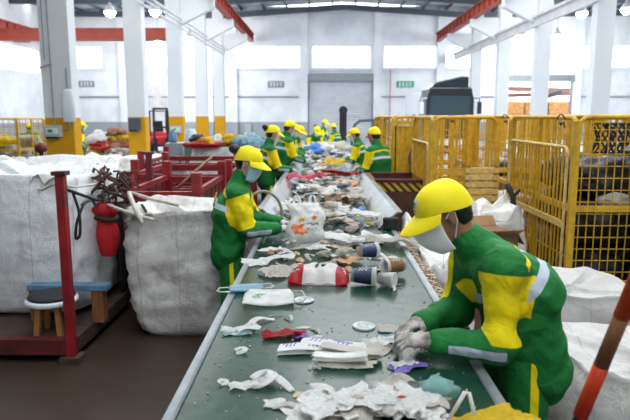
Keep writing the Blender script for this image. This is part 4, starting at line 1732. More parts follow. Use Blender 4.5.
def person(label, loc, yaw, height=1.66, lean=.1, bend=None, head=(0, 0), hands=None, elbow_out=.35, res=.02, skin='skin', mask='white', hair='short', glove='glove_pale',
           hand_dirs=None, curl=.8, group=None, badge=False, girth=1.0, legs=True, cap_logo=False, back_badge=False, twist=0., hres=None, yoke=True, duck=False, side_lean=0.,
           feet=None, pelvis_back=0., silver_top=True, folds=1.0, hip_fwd=.02):
    s = height / 1.70
    root = thing('person', label, 'person', (loc[0], loc[1], 0), yaw, group)
    bend = lean if bend is None else bend
    # skeleton, local: +x forward, +y left
    P = Vector((-pelvis_back, 0, .91 * s))
    d1 = Vector((math.sin(lean), math.sin(side_lean), math.cos(lean))).normalized()
    d2 = Vector((math.sin(bend), math.sin(side_lean), math.cos(bend))).normalized()
    C = P + d1 * .26 * s
    N = C + d2 * .25 * s
    lat = Vector((-math.sin(twist), math.cos(twist), 0))
    lat = (lat - d2 * lat.dot(d2)).normalized()
    fw2 = lat.cross(d2)
    hp, hy = head
    fh = Vector((math.cos(hp) * math.cos(hy), math.cos(hp) * math.sin(hy), -math.sin(hp)))
    hf, hl, hu = frame(fh, (0, 0, 1))
    H = N + d2 * .06 * s + hu * .125 * s + hf * .035 * s     # centre of the head
    Sh = {+1: C + d2 * .170 * s + lat * .185 * s * girth, -1: C + d2 * .170 * s - lat * .185 * s * girth}
    W, E = {}, {}
    hands = hands or {}
    for q in (1, -1):
        tgt = hands.get(q)
        if tgt is None:
            tgt = Sh[q] + Vector((.08, q * .06, -.48 * s))
        else:
            tgt = Vector(tgt)
        E[q], W[q] = ik(Sh[q], tgt, .285 * s, .25 * s, lat * q * elbow_out + Vector((-.25, 0, -.9)))
    hip = {q: P + Vector((hip_fwd, q * .092 * s, -.03 * s)) for q in (1, -1)}
    feet = feet or {}
    ank = {q: Vector(feet.get(q, (-.02 - pelvis_back * .3, q * .11 * s, .08 * s))) for q in (1, -1)}
    knee = {q: (hip[q] + ank[q]) / 2 + Vector((.035, q * .01, .02)) for q in (1, -1)}
    g = girth
    # ---- body: one continuous skin surface, slim under the clothes
    hr = hres or min(res, .012)
    pr = []
    hs = s * 1.0
    rh = Matrix((hf, hl, hu)).transposed()

    def HP(x, y, z):
        return H + (hf * x + hl * y + hu * z) * hs
    pr += [ell(HP(-.012, 0, .03), (.098 * hs, .077 * hs, .092 * hs), rh, .03), ell(HP(.03, 0, -.045), (.066 * hs, .058 * hs, .078 * hs), rh, .03),
           cone(HP(.078, 0, -.095), HP(.062, 0, -.10), .022 * hs, .026 * hs, .03),
           cone(HP(.088, 0, .012), HP(.112, 0, -.03), .009 * hs, .015 * hs, .015),
           cone(HP(.080, .03, .027), HP(.080, -.03, .027), .014 * hs, .014 * hs, .012)]
    for q in (1, -1):
        pr.append(ell(HP(-.005, q * .078, -.012), (.020 * hs, .010 * hs, .032 * hs), rh, .008))
        pr.append(ell(HP(.065, q * .04, -.025), (.02 * hs, .022 * hs, .02 * hs), rh, .02))
    pr.append(cone(HP(-.025, 0, -.05), N - d2 * .03 * s, .055 * s, .05 * s, .03))
    pr.append(cone(N - d2 * .03, C, .05 * s, .09 * s, .04))
    pr.append(cone(C, P, .09 * s, .09 * s, .04))
    for q in (1, -1):
        pr.append(cone(N - d2 * .06 * s, Sh[q], .04 * s, .045 * s, .03))
        pr.append(cone(Sh[q], E[q], .046 * s, .038 * s, .02))
        pr.append(cone(E[q], W[q], .038 * s, .026 * s, .02))
        pr.append(cone(hip[q], knee[q], .075 * s, .052 * s, .04))
        pr.append(cone(knee[q], ank[q], .05 * s, .035 * s, .02))
    sdf_obj('body', pr, hr, M[skin], root)
    for q in (1, -1):
        eb = bpy.data.objects.new('eye', EYE)
        COL.objects.link(eb)
        eb.parent = root
        eb.location = HP(.078, q * .032, .006)
        eb.scale = (.011 * hs,) * 3
    # ---- jacket
    jp = []
    Pl = P - d1 * .07 * s + fw2 * (hip_fwd - .02) * .8
    for q in (1, -1):
        jp.append(cone(Pl + lat * q * .075 * s * g, C + lat * q * .085 * s * g, .120 * s * g, .128 * s * g, .06))
        jp.append(cone(C + lat * q * .085 * s * g, C + d2 * .13 * s + lat * q * .09 * s * g, .128 * s * g, .10 * s * g, .06))
        jp.append(cone(N - d2 * .055 * s, Sh[q], .075 * s, .072 * s, .05))
        jp.append(cone(Sh[q], E[q], .076 * s * g, .062 * s * g, .035))
        jp.append(cone(E[q], E[q].lerp(W[q], .88), .064 * s * g, .048 * s * g, .03))
        jp.append(cone(E[q].lerp(W[q], .80), E[q].lerp(W[q], .93), .050 * s, .044 * s, .012))
    jp.append(cone(N - d2 * .05 * s, N + d2 * .03 * s, .088 * s, .074 * s, .03))
    jp.append(cone(N + d2 * .02 * s, HP(-.030, 0, -.112), .070 * s, .062 * s, .015))
    # gathered waistband
    for q in (1, -1):
        jp.append(cone(Pl + lat * q * .07 * s * g - d1 * .03, Pl + lat * q * .07 * s * g, .108 * s * g, .120 * s * g, .02))

    def yel(V):
        V = V.astype(np.float64)
        out = np.full(len(V), -1.0)
        for q in (1, -1):
            t, L, r = seg_coords(V, Sh[q], E[q])
            ax = (E[q] - Sh[q]).normalized()
            o = lat * q * 1.0 + fw2 * .35
            o = (o - ax * o.dot(ax)).normalized()
            side = (V - np.array(Sh[q])) @ np.array(o) + .022 * s
            t3, L3, r3 = seg_coords(V, E[q], W[q])
            y = np.minimum(np.minimum(np.minimum(t - .012 * s, .97 * L - t), np.minimum(.115 * s * g - r, side)), r3 - r + .004)
            out = np.maximum(out, y)
        if yoke:
            # narrow piping from the collar over the back of the shoulder, and chest panels
            h2 = (V - np.array(C)) @ np.array(d2)
            fx = (V - np.array(C)) @ np.array(fw2)
            ly = np.abs((V - np.array(C)) @ np.array(lat))
            hb = h2 - (.165 * s - .10 * (ly - .02))
            back = np.minimum(.014 * s - np.abs(hb), np.minimum(-fx + .01, ly + .2))
            back = np.minimum(back, .25 * s - ly)
            out = np.maximum(out, back)
            chest = np.minimum(np.minimum(h2 - .02 * s, .13 * s - h2), np.minimum(fx - .05 * s, ly - .045 * s))
            chest = np.minimum(chest, .16 * s * g - fx)
            for q in (1, -1):
                t, L, r = seg_coords(V, E[q], W[q])
                chest = np.minimum(chest, r - .085 * s)
            out = np.maximum(out, chest)
        return out

    def sil(V):
        V = V.astype(np.float64)
        h2 = (V - np.array(C)) @ np.array(d2)
        far = np.full(len(V), 9.0)
        out = np.full(len(V), -1.0)
        for q in (1, -1):
            t, L, r = seg_coords(V, Sh[q], E[q])
            far = np.minimum(far, r - .092 * s * g)
            t2, L2, r2 = seg_coords(V, E[q], W[q])
            far = np.minimum(far, r2 - .085 * s * g)
            ax = (W[q] - E[q]).normalized()
            o = (lat * q * .9 + Vector((0, 0, -.25)))
            o = (o - ax * o.dot(ax)).normalized()
            side = ax.cross(o)
            w_ = np.abs((V - np.array(E[q])) @ np.array(side))
            fc = (V - np.array(E[q])) @ np.array(o)
            out = np.maximum(out, np.minimum(np.minimum(np.minimum(t2 + .03 * s, .72 * L2 - t2), .02 * s - w_), np.minimum(fc - .012, .09 * s - r2)))
        band = np.minimum(.021 * s - np.abs(h2 - .045 * s), far)
        if silver_top:
            out = np.maximum(out, band)
        return out
    zc = None
    sdf_obj('jacket', jp, res, M['coverall'], root, {'yellow': yel, 'silver': sil}, [(9 / s, .009 * folds), (21 / s, .006 * folds)] if res < .016 else [(9, .005)])
    # ---- trousers
    if legs:
        tp = []
        tp.append(cone(P + lat * .05 * s + d1 * .02 + fw2 * hip_fwd * .7, P - lat * .05 * s + d1 * .02 + fw2 * hip_fwd * .7, .104 * s * g, .104 * s * g, .05))
        for q in (1, -1):
            tp.append(cone(hip[q], knee[q], .098 * s * g, .082 * s * g, .04))
            tp.append(cone(knee[q], ank[q] + Vector((0, 0, -.01)), .085 * s * g, .078 * s, .03))

        def ys(V):
            V = V.astype(np.float64)
            out = np.full(len(V), -1.0)
            for q in (1, -1):
                for a, b_ in ((hip[q] + Vector((0, 0, .1)), knee[q]), (knee[q], ank[q])):
                    t, L, r = seg_coords(V, a, b_)
                    ax = (b_ - a).normalized()
                    o = Vector((0, q, 0))
                    o = (o - ax * o.dot(ax)).normalized()
                    sd = ax.cross(o)
                    w_ = np.abs((V - np.array(a)) @ np.array(sd))
                    fc = (V - np.array(a)) @ np.array(o)
                    out = np.maximum(out, np.minimum(np.minimum(.017 * s - w_, fc - .02), np.minimum(np.minimum(t + .05, L + .02 - t), .14 * s * g - r)))
            return out
        sdf_obj('trousers', tp, res, M['coverall'], root, {'yellow': ys, 'silver': lambda V: np.full(len(V), -1.0)}, [(8, .006)])
        for q in (1, -1):
            a = ank[q]
            sdf_obj('shoe', [ell(Vector((a.x + .055, a.y, .047)), (.125 * s, .046 * s, .047), None, .02), cone(Vector((a.x - .01, a.y, .05)), Vector((a.x - .005, a.y, .11)), .045, .05, .03)],
                    max(res, .014), M['shoe'], root)
    # ---- gloves
    hd = hand_dirs or {}
    for q in (1, -1):
        fdir, ndir = hd.get(q, ((W[q] - E[q]).normalized(), Vector((0, 0, 1)) + lat * q * .3))
        # thumb side: facing forward with palms down the left hand's thumb points right
        f = Vector(fdir).normalized()
        n_ = Vector(ndir)
        n_ = (n_ - f * n_.dot(f)).normalized()
        t = f.cross(n_)
        want = -q
        sgn = 1 if t.dot(lat) * want >= 0 else -1
        sdf_obj('glove', [cone(E[q].lerp(W[q], .82), W[q], .041 * s, .034 * s, .01)] + hand_prims(W[q], f, n_, sgn, curl, s * 1.04),
                .0045 if res < .012 else (.006 if res < .016 else .010), M[glove], root, smooth_it=1 if res < .016 else 0)
    # ---- cap, hair, mask
    Rh = Matrix((hf, hl, hu)).transposed().to_4x4()
    T = Matrix.Translation(H) @ Rh @ Matrix.Scale(hs, 4)
    cp = bpy.data.objects.new('cap', CAP_DOME)
    COL.objects.link(cp)
    cp.parent = root
    cp.matrix_local = T
    br = bpy.data.objects.new('brim', CAP_BRIM)
    COL.objects.link(br)
    br.parent = cp
    if cap_logo:
        for nm_, dt in (('cap_badge', CAP_BADGE), ('cap_badge_mark', CAP_MARK)):
            lg = bpy.data.objects.new(nm_, dt)
            COL.objects.link(lg)
            lg.parent = cp
    hp_ = [ell(HP(-.022, 0, .012), (.099 * hs, .083 * hs, .085 * hs), rh, .02), ell(HP(-.055, 0, -.045), (.05 * hs, .064 * hs, .045 * hs), rh, .03)]
    if hair == 'bun':
        hp_.append(ell(HP(-.15, 0, .065), (.048 * hs, .052 * hs, .042 * hs), rh, .012))
        hp_.append(ell(HP(-.13, .03, .035), (.035 * hs, .035 * hs, .035 * hs), rh, .012))
    Hn, fn, un, ln_ = np.array(H), np.array(hf), np.array(hu), np.array(hl)

    def cut_face(X, Y, Z):
        x = (X - Hn[0]) * fn[0] + (Y - Hn[1]) * fn[1] + (Z - Hn[2]) * fn[2]
        z = (X - Hn[0]) * un[0] + (Y - Hn[1]) * un[1] + (Z - Hn[2]) * un[2]
        y = np.abs((X - Hn[0]) * ln_[0] + (Y - Hn[1]) * ln_[1] + (Z - Hn[2]) * ln_[2])
        # keep the back; sideburns come forward above the ear
        lim = np.where(z > .025 * hs, .03 * hs, -.028 * hs)
        return np.maximum(x - lim, -.075 * hs - z)
    sdf_obj('hair', hp_, min(res, .009), M['hair'], root, cuts=(cut_face,), folds=[(40, .003)])
    if mask:
        mk = MB()

        def mf(u, v):
            th = (u - .5) * 2 * R(68)
            z = .004 - .138 * v
            zz = z + .018 * math.cos(th) * (1 - v) - .012 * v * math.cos(th)
            rx = .098 - .028 * v * v
            ry = .078 - .016 * v
            c = max(math.cos(th), 0)
            bump = (.022 + (.024 if duck else 0)) * c ** (2 if duck else 4) * math.sin(PI * min(1, .15 + v * .8))
            return (rx * math.cos(th) * 1.02 + bump + .004 - .008 * (1 - math.cos(th)), ry * math.sin(th) * 1.06, zz)
        mk.grid(mf, 25, 13)
        o = mk.build('face_mask', M['mask_' + mask], root, smooth=True, solid=.004)
        o.matrix_local = T
        for q in (1, -1):
            m2 = MB()
            m2.tube([(.018, q * .080, -.005), (-.002, q * .089, .016), (-.022, q * .086, .004), (-.018, q * .086, -.03), (.012, q * .066, -.095)], .0024, 6)
            o2 = m2.build('ear_loop', M['mask_' + mask], root)
            o2.matrix_local = T
    if back_badge:
        c0 = C + d2 * .085 * s - fw2 * .132 * s * g
        b_ = MB()
        for k in range(3):
            a = 2 * PI * k / 3 + .4
            pts = [(.032 * math.cos(a + t) * .8, .032 * math.sin(a + t)) for t in np.linspace(0, 1.5, 7)]
            b_.tube([c0 - fw2 * .012 + lat * x + d2 * y for x, y in pts], .007, 6)
        b_.build('back_badge', M['badge_yellow'], root)
    return root, dict(H=H, N=N, C=C, P=P, Sh=Sh, E=E, W=W)


# shared cap and eye meshes (head units: metres for a full-size head)
def _mk(nm, mb, m, smooth=True):
    o = mb.build(nm, m, smooth=smooth, weld=True)
    me = o.data
    bpy.data.objects.remove(o)
    return me


eb = MB()
eb.lathe([(math.sin(a), math.cos(a)) for a in np.linspace(.05, PI - .05, 8)], 10)
EYE = _mk('eye', eb, M['eye'])
dome = MB()


def dome_pt(u, v):
    a = u * 2 * PI
    e = v * PI / 2
    f = math.cos(a)
    rx = .113 if f > 0 else .122
    ce = math.cos(e) ** .78
    z = .030 + .098 * math.sin(e) ** 1.05
    return (rx * ce * math.cos(a) - .006 - .014 * (v * v) , .097 * ce * math.sin(a), z - .045 * (1 - v) ** 2 * max(0, .35 - f) / 1.35)


dome.grid(dome_pt, 41, 13)
dome.grid(lambda u, v: tuple(a * (.97 if i < 2 else 1) for i, a in enumerate(dome_pt(u, v * .98))), 41, 13)
dome.lathe([(.008, .124), (.008, .129), (.003, .131)], 10, Matrix.Translation((-.02, 0, 0)))
CAP_DOME = _mk('cap', dome, M['cap'])
brim = MB()


def brim_pt(dz):
    def fn(u, v):
        a = (u - .5) * 2 * R(72)
        bx, by = .113 * math.cos(a) - .006, .097 * math.sin(a)
        L = .088 * max(0, math.cos(a * 1.18)) ** .6
        x = bx + L * v
        y = by * (1 + .10 * v)
        arch = -.22 * (y * y) / .09
        return (x, y, .032 - .022 * v * (L / .088) - .014 * v * v + arch * (.3 + .7 * v) * .7 + dz)
    return fn


brim.grid(brim_pt(0), 29, 8)
brim.grid(brim_pt(-.004), 29, 8)
CAP_BRIM = _mk('brim', brim, M['cap'])
bd = MB()


def badge_grid(mb, y0, y1, z0, z1, off):
    def fn(u, v):
        y, z = y0 + (y1 - y0) * u, z0 + (z1 - z0) * v
        vv = math.asin(min(1, max(0, (z - .030) / .098)) ** (1 / 1.05)) / (PI / 2)
        ce = math.cos(vv * PI / 2) ** .78
        x = .113 * ce * math.sqrt(max(0, 1 - (y / (.097 * ce)) ** 2)) - .006 - .014 * vv * vv
        return (x + off, y, z)
    mb.grid(fn, 8, 8)


badge_grid(bd, -.024, .024, .055, .098, .002)
CAP_BADGE = _mk('cap_badge', bd, M['cap_logo'])
bd = MB()
badge_grid(bd, -.015, .015, .060, .066, .0035)
badge_grid(bd, -.012, .012, .071, .090, .0035)
CAP_MARK = _mk('cap_badge_mark', bd, M['cap_green'])


def world_to_local(p, loc, yaw):
    p = Vector(p) - Vector((loc[0], loc[1], 0))
    return Matrix.Rotation(-yaw, 3, 'Z') @ p


# ---- the bent man at the right
ml, my = (.89, 2.42), PI + .08
hl_ = world_to_local((.42, 2.22, .985), ml, my)
hr_ = world_to_local((.405, 2.40, .995), ml, my)
person('man in yellow cap, white mask and grey gloves bending over the belt at right', ml, my, 1.70, lean=.38, bend=.80, head=(.46, .05),
       hands={1: hl_, -1: hr_}, elbow_out=.25, res=.009, skin='skin_dark', mask='white', folds=1.3, hip_fwd=.075, glove='glove_grey', cap_logo=True, duck=True, girth=1.04, curl=.9, hres=.008)

# ---- the woman at the left
wl, wy = (-.735, 4.6), .12
hl_ = world_to_local((-.33, 4.74, 1.0), wl, wy)
hr_ = world_to_local((-.34, 4.50, .995), wl, wy)
person('woman in yellow cap with dark bun and pale blue mask left of the belt', wl, wy, 1.61, lean=.15, bend=.26, head=(.30, -.34),
       hands={1: hl_, -1: hr_}, elbow_out=.3, res=.011, mask='blue', hair='bun', glove='glove_pale', back_badge=True, folds=1.2, girth=1.12, curl=.7, hres=.008)

# ---- the rows behind
def worker(label, x, y, yaw, h, lean, reach=None, res=.018, **kw):
    hands = {}
    for q in (1, -1):
        if reach:
            hands[q] = Vector((reach[0], q * reach[1], reach[2]))
    return person(label, (x, y), yaw, h, lean=lean, bend=lean + .1, hands=hands, res=res, hres=.014, **kw)


worker('dark haired worker nearest in the left row behind the woman', -.86, 9.2, .35, 1.68, .05, (.36, .14, 1.02), .016, mask='white', head=(.25, 0), hair='bun')
worker('tall worker in green leaning to the belt, second in the left row behind the woman', -.74, 10.9, .45, 1.75, .12, (.40, .14, 1.02), .018, mask='white', head=(.35, 0))
worker('worker in yellow cap third in the left row, mostly hidden by the tall one', -.74, 12.8, -.1, 1.66, .12, (.38, .14, 1.0), .02, mask='white', head=(.35, 0))
worker('worker in yellow cap fourth in the left row, turned towards the belt', -.72, 14.2, -.3, 1.62, .2, (.4, .14, 1.0), .02, mask='white', head=(.45, 0))
worker('worker bending low over the blue bag at the far end of the belt', -.30, 16.9, -1.1, 1.62, .45, (.5, .12, .98), .02, mask='white', head=(.6, 0), hair='bun')
worker('worker in green at right with pink mask, nearest of the right row', .92, 9.25, PI - .75, 1.66, .14, (.36, .16, 1.0), .016, mask='pink', head=(.25, -.25))
worker('worker in yellow cap second in the right row, just left of the pink masked one', .78, 11.6, PI - .3, 1.60, .14, (.36, .14, 1.0), .018, mask='white', head=(.3, 0))
worker('left one of two small distant workers before the roller door', -.02, 22.5, -.4, 1.66, .1, (.35, .14, .95), .024, mask='white', head=(.2, 0))
worker('right one of two small distant workers before the roller door', .48, 19.6, 2.6, 1.56, .1, (.35, .14, .95), .024, mask='white', head=(.2, 0))
worker('worker in green coverall standing just right of the nearest left column', -7.5, 18.6, .6, 1.62, .05, None, .024, mask='white', head=(.1, 0))
worker('worker in green standing beside the far left yellow cages', -8.5, 17.5, 2.2, 1.6, .05, None, .024, mask='white', head=(.1, 0))
# ================================================================== litter on the belt
rr = random.Random(2024)


def translucent(m, f):
    "thin film lets part of the light through"
    nt, b = nodes_of(m)
    out = [n for n in nt.nodes if n.type == 'OUTPUT_MATERIAL'][0]
    mx = nt.nodes.new('ShaderNodeMixShader')
    mx.inputs[0].default_value = f
    tr_ = nt.nodes.new('ShaderNodeBsdfTranslucent')
    src = b.inputs['Base Color'].links[0].from_socket
    nt.links.new(src, tr_.inputs[0])
    nt.links.new(b.outputs[0], mx.inputs[1])
    nt.links.new(tr_.outputs[0], mx.inputs[2])
    nt.links.new(mx.outputs[0], out.inputs[0])


for k_ in ('white', 'offwhite', 'pink', 'yellow', 'red', 'paleblue', 'teal'):
    translucent(LC[k_], .5)


def sheet_mesh(seed, nx=22, ny=19, w=1., d=.8, amp=.12, fold=True, torn=.12, thick=.006):
    "crumpled piece of film or paper: ridged folds, torn outline"
    q = random.Random(seed)
    off = Vector((q.uniform(-90, 90), q.uniform(-90, 90), q.uniform(-90, 90)))
    ph = [q.uniform(0, 6.28) for _ in range(4)]
    dirs = [(math.cos(a), math.sin(a)) for a in (q.uniform(0, 3.1), q.uniform(0, 3.1), q.uniform(0, 3.1))]
    mb = MB()

    def fn(u, v):
        a, b_ = u * 2 - 1, v * 2 - 1
        # square to rounded, ragged outline
        th = math.atan2(b_, a)
        m = max(abs(a), abs(b_))
        rag = 1 + torn * (noise.noise(Vector((math.cos(th) * 2.2, math.sin(th) * 2.2, 0)) + off) * 2 + .6 * noise.noise(Vector((math.cos(th) * 6, math.sin(th) * 6, 4)) + off))
        x, y = a * w / 2 * rag, b_ * d / 2 * rag
        z = 0
        for k, (cx, cy) in enumerate(dirs):
            t = (x * cx + y * cy) * (5.5 + 3 * k) + ph[k]
            z += abs(((t / PI) % 2) - 1) * amp * (.9 - .22 * k)
        z += amp * .8 * noise.noise(Vector((x * 3, y * 3, 2)) + off) + amp * .3 * (1 - 2 * abs(noise.noise(Vector((x * 7, y * 7, 5)) + off)))
        if fold:
            x += .10 * noise.noise(Vector((x * 4, y * 4, 7)) + off)
            y += .10 * noise.noise(Vector((x * 4, y * 4, 17)) + off)
        return (x, y, z)
    mb.grid(fn, nx, ny)
    zm = min(v[2] for v in mb.v)
    mb.v = [(x, y, z - zm + thick) for x, y, z in mb.v]
    o = mb.build('m', LC['white'], smooth=False, solid=thick)
    return o


def curl_mesh(seed, w=.22, L=1., turns=1.1):
    "curled torn strip"
    q = random.Random(seed)
    mb = MB()
    c1, c2 = q.uniform(-1.5, 1.5), q.uniform(-2.6, 2.6)
    h = q.uniform(.05, .22)
    tw = q.uniform(-1.5, 1.5)

    n = 22
    pts, a, p = [], 0., Vector((0, 0))
    for i in range(n):
        t = i / (n - 1)
        a += (c1 + c2 * math.sin(t * 3)) / n * 2
        p = p + Vector((math.cos(a), math.sin(a))) * L / n
        pts.append((p.copy(), a))

    def fn(u, v):
        i = min(n - 1, int(u * (n - 1) + .5))
        p, a = pts[i]
        ww = w * (.55 + .45 * math.sin(PI * min(1, u * .9 + .1))) * (v - .5)
        rl = tw * (u - .3)
        nx_, ny_ = -math.sin(a), math.cos(a)
        return (p.x - L / 2 + nx_ * ww * math.cos(rl), p.y + ny_ * ww * math.cos(rl), h * math.sin(u * PI) ** 2 + ww * math.sin(rl))
    mb.grid(fn, n, 5)
    zm = min(v[2] for v in mb.v)
    mb.v = [(x, y, z - zm + .008) for x, y, z in mb.v]
    return mb.build('m', LC['white'], smooth=True, solid=.012)


def chip_mesh(seed):
    q = random.Random(seed)
    n = q.choice((4, 5, 5, 6))
    poly = []
    for i in range(n):
        a = 2 * PI * i / n + q.uniform(-.3, .3)
        r = q.uniform(.32, .58)
        poly.append((r * math.cos(a) * 1.25, r * math.sin(a) * .8))
    mb = MB().prism(poly, 'z', 0, .05)
    o = mb.build('m', LC['kraft'])
    return o


def take(o):
    "evaluate modifiers once so that copies share one plain mesh"
    dg = bpy.context.evaluated_depsgraph_get()
    me = bpy.data.meshes.new_from_object(o.evaluated_get(dg))
    bpy.data.objects.remove(o)
    return me


SHEETS = [take(sheet_mesh(s)) for s in range(9)]
FLATS = [take(sheet_mesh(60 + s, amp=.05, torn=.2)) for s in range(6)]
CURLS = [take(curl_mesh(s)) for s in range(8)]
CHIPS = [take(chip_mesh(s)) for s in range(7)]


def put(pool, name, x, y, size, m, label, cat, group=None, rot=None, dz=0., seed=None, sq=(1, 1, 1), tilt=(0, 0)):
    k = rr.randrange(len(pool)) if seed is None else seed % len(pool)
    o = bpy.data.objects.new(name, pool[k])
    COL.objects.link(o)
    o.location = (x, y, belt_z(y) + .001 + dz)
    o.scale = (size * sq[0], size * sq[1], size * sq[2])
    o.rotation_euler = (tilt[0], tilt[1], rr.uniform(0, 6.28) if rot is None else rot)
    set_mat(o, m)
    tag(o, label, cat, group)
    return o


def bp(px, py, z=None):
    "point of the belt seen at a pixel"
    p = onz(px, py, .9)
    for _ in range(3):
        p = onz(px, py, belt_z(p.y) if z is None else z)
    return p


# ---- paper cups
def cup(px, py, ang, L, r0, r1, label, sleeve, lid=None, inside='offwhite', dz=0., tilt=0.):
    p = bp(px, py)
    t = thing('paper_cup', label, 'cup', (p.x, p.y, belt_z(p.y) + r1 + .002 + dz), 0)
    L, r0, r1 = L * 1.3, r0 * 1.28, r1 * 1.28
    t.location.z = belt_z(p.y) + r1 + .002 + dz
    T = Matrix.Rotation(ang, 4, 'Z') @ Matrix.Rotation(PI / 2 + tilt, 4, 'Y') @ Matrix.Translation((0, 0, -L / 2))
    w = MB().lathe([(r0 * .92, .006), (r0, 0), (r1, L), (r1 + .003, L + .003), (r1, L + .006), (r1 - .004, L + .002), (r0 - .004, .010), (.001, .010)], 28, T, cap0=False, cap1=False)
    w.build('cup_wall', LC['white'], t, smooth=True)
    f = .14
    if sleeve:
        s = MB().lathe([(r0 + (r1 - r0) * f + .0012, L * f), (r0 + (r1 - r0) * .86 + .0012, L * .86)], 28, T, cap0=False, cap1=False)
        s.build('printed_band', LC[sleeve], t, smooth=True)
        # pale script-like squiggle on the band
        q = MB()
        for k in range(2):
            pts = []
            for i in range(12):
                z = L * (.3 + .4 * i / 11)
                a = PI + .5 - 1.0 * k + .22 * math.sin(i * 1.6 + k)
                rad = r0 + (r1 - r0) * z / L + .003
                pts.append(T @ Vector((rad * math.cos(a), rad * math.sin(a), z)))
            q.tube(pts, .0022, 5)
        q.build('printed_mark', LC['white'], t)
    return t


# mouth direction angles are about the vertical axis
cup(363, 285, -.15, .105, .028, .041, 'blue printed paper cup lying on its side at the front, mouth facing right', 'navy')
cup(367, 263, .35, .10, .026, .039, 'blue printed paper cup lying behind the front cup beside torn cardboard', 'navy', dz=.03)
cup(394, 276, PI + .4, .10, .028, .040, 'brown paper cup lying on its side right of the blue cups', 'brown', dz=.01)
cup(386, 287, -.5, .07, .024, .034, 'small plain white paper cup lying between the blue and brown cups', None)

# ---- red and white packet with two round marks
p = bp(319, 281)
pk = thing('snack_packet', 'large red and white printed packet lying across the middle of the belt', 'packet', (p.x, p.y + .03, belt_z(p.y)), -.08)


def pillow(w, d, h, u0, u1, off=0.):
    def top(u, v):
        uu = u0 + (u1 - u0) * u
        a, b_ = uu * 2 - 1, v * 2 - 1
        k = (1 - a ** 4) * (1 - b_ ** 4)
        return (a * w / 2 * (1 - .03 * math.sin(v * 9)), b_ * d / 2 * (1 - .06 * k), off + h * (.30 + .7 * k ** .5) * (.5 + .5 * k ** .4) + .006 * math.sin(uu * 21 + v * 7))

    def bot(u, v):
        x, y, z = top(u, v)
        return (x, y, .004 - off * .3)
    return top, bot


Wd, Dp, Hh = .345, .27, .085
for nm_, u0, u1, mm in (('red_end', 0, .25, 'red'), ('white_face', .25, .80, 'white'), ('red_end', .80, 1., 'red')):
    t_, b_ = pillow(Wd, Dp, Hh, u0, u1)
    g_ = MB()
    g_.grid(t_, 14, 16)
    g_.grid(b_, 14, 16)
    g_.build(nm_, LC[mm], pk, smooth=True)
t_, _ = pillow(Wd, Dp, Hh, 0, 1)
lg = MB()
for cx in (.47, .57):
    lg.tube([Vector(t_(cx + .022 * math.cos(a), .42 + .075 * math.sin(a))) + Vector((0, 0, .003)) for a in np.linspace(0, 2 * PI, 14)[:-1]], .0042, 5, closed=True)
    lg.tube([Vector(t_(cx + .012, .58)) + Vector((0, 0, .003)), Vector(t_(cx + .03, .66)) + Vector((0, 0, .003))], .004, 5)
lg.build('printed_mark', LC['dark'], pk)
for i, (u_, v_, L_) in enumerate(((.06, .35, .1), (.10, .55, .12), (.13, .3, .1), (.88, .5, .1), (.92, .35, .08))):
    s_ = MB()
    s_.tube([Vector(t_(u_ + L_ * k / 5 * .5, v_ + .05 * math.sin(k))) + Vector((0, 0, .002)) for k in range(6)], .004, 5)
    s_.build('printed_mark', LC['white'], pk)


# ---- face masks lying on the belt
def flat_mask(px, py, rot, w, d, m, label, loops=True, tilt=.1, printc=None):
    p = bp(px, py)
    t = thing('face_mask', label, 'mask', (p.x, p.y, belt_z(p.y) + .006), rot)
    g_ = MB()

    def fn(u, v):
        a, b_ = u * 2 - 1, v * 2 - 1
        return (a * w / 2 * (1 - .22 * b_ * b_ * (b_ > 0)), b_ * d / 2 * (1 - .10 * a * a), .012 + .022 * (1 - a * a) * (1 - b_ * b_) + .003 * math.sin(v * 22) + .006 * math.sin(u * 5 + 2))
    g_.grid(fn, 18, 16)
    g_.build('panel', m, t, smooth=True, solid=.003)
    for q in (1, -1):
        if not loops and q < 0:
            continue
        l_ = MB()
        l_.tube([(q * w * .47, d * .38, .012), (q * (w * .47 + .05), d * .34, .014), (q * (w * .47 + .07), 0, .008), (q * (w * .47 + .045), -d * .34, .012), (q * w * .47, -d * .38, .012)], .0035, 6)
        l_.build('ear_loop', LC['white'], t, smooth=True)
    if printc:
        s_ = MB()
        for k in range(3):
            s_.tube([Vector(fn(.18 + .05 * k + .16 * i / 6, .30 + .08 * k + .03 * math.sin(i * 2))) + Vector((0, 0, .004)) for i in range(7)], .003, 5)
        s_.build('printed_mark', printc, t)
    return t


flat_mask(269, 300, .05, .26, .27, LC['white'], 'flat white face mask with a pale green print lying on the left of the belt', loops=False, printc=mat('pale_green_print', '9bd3a8', .6))
flat_mask(246, 291, .35, .19, .11, LC['paleblue'], 'crumpled pale blue face mask beside the white one at the left belt edge')
flat_mask(318, 246, -.1, .17, .11, LC['paleblue'], 'pale blue face mask lying in front of the big white carrier bag')

# ---- clear lids
def lid(px, py, r, label):
    p = bp(px, py)
    t = MB().lathe([(r, 0), (r, .006), (r * .93, .010), (r * .88, .006), (r * .55, .006), (r * .5, .011), (r * .3, .012), (r * .25, .007), (.004, .007)], 30, cap1=False)
    o = t.build('cup_lid', LC['clear'], smooth=True)
    o.location = (p.x, p.y, belt_z(p.y) + .001)
    tag(o, label, 'lid')


lid(364, 327, .052, 'round clear plastic lid lying flat on the bare belt left of the gloved hands')
lid(304, 301, .052, 'round clear plastic lid beside the ear loop of the white mask')

# ---- red crumpled wrapper
p = bp(284, 337)
put(SHEETS, 'wrapper', p.x, p.y, .15, LC['red'], 'crumpled shiny red wrapper on the bare belt at left of centre', 'wrapper', None, .1, seed=2, sq=(1.25, .6, .9))
p = bp(301, 338)
put(SHEETS, 'wrapper', p.x, p.y, .06, LC['purple'], 'small purple and white end of the red wrapper', 'wrapper', None, .1, seed=4)

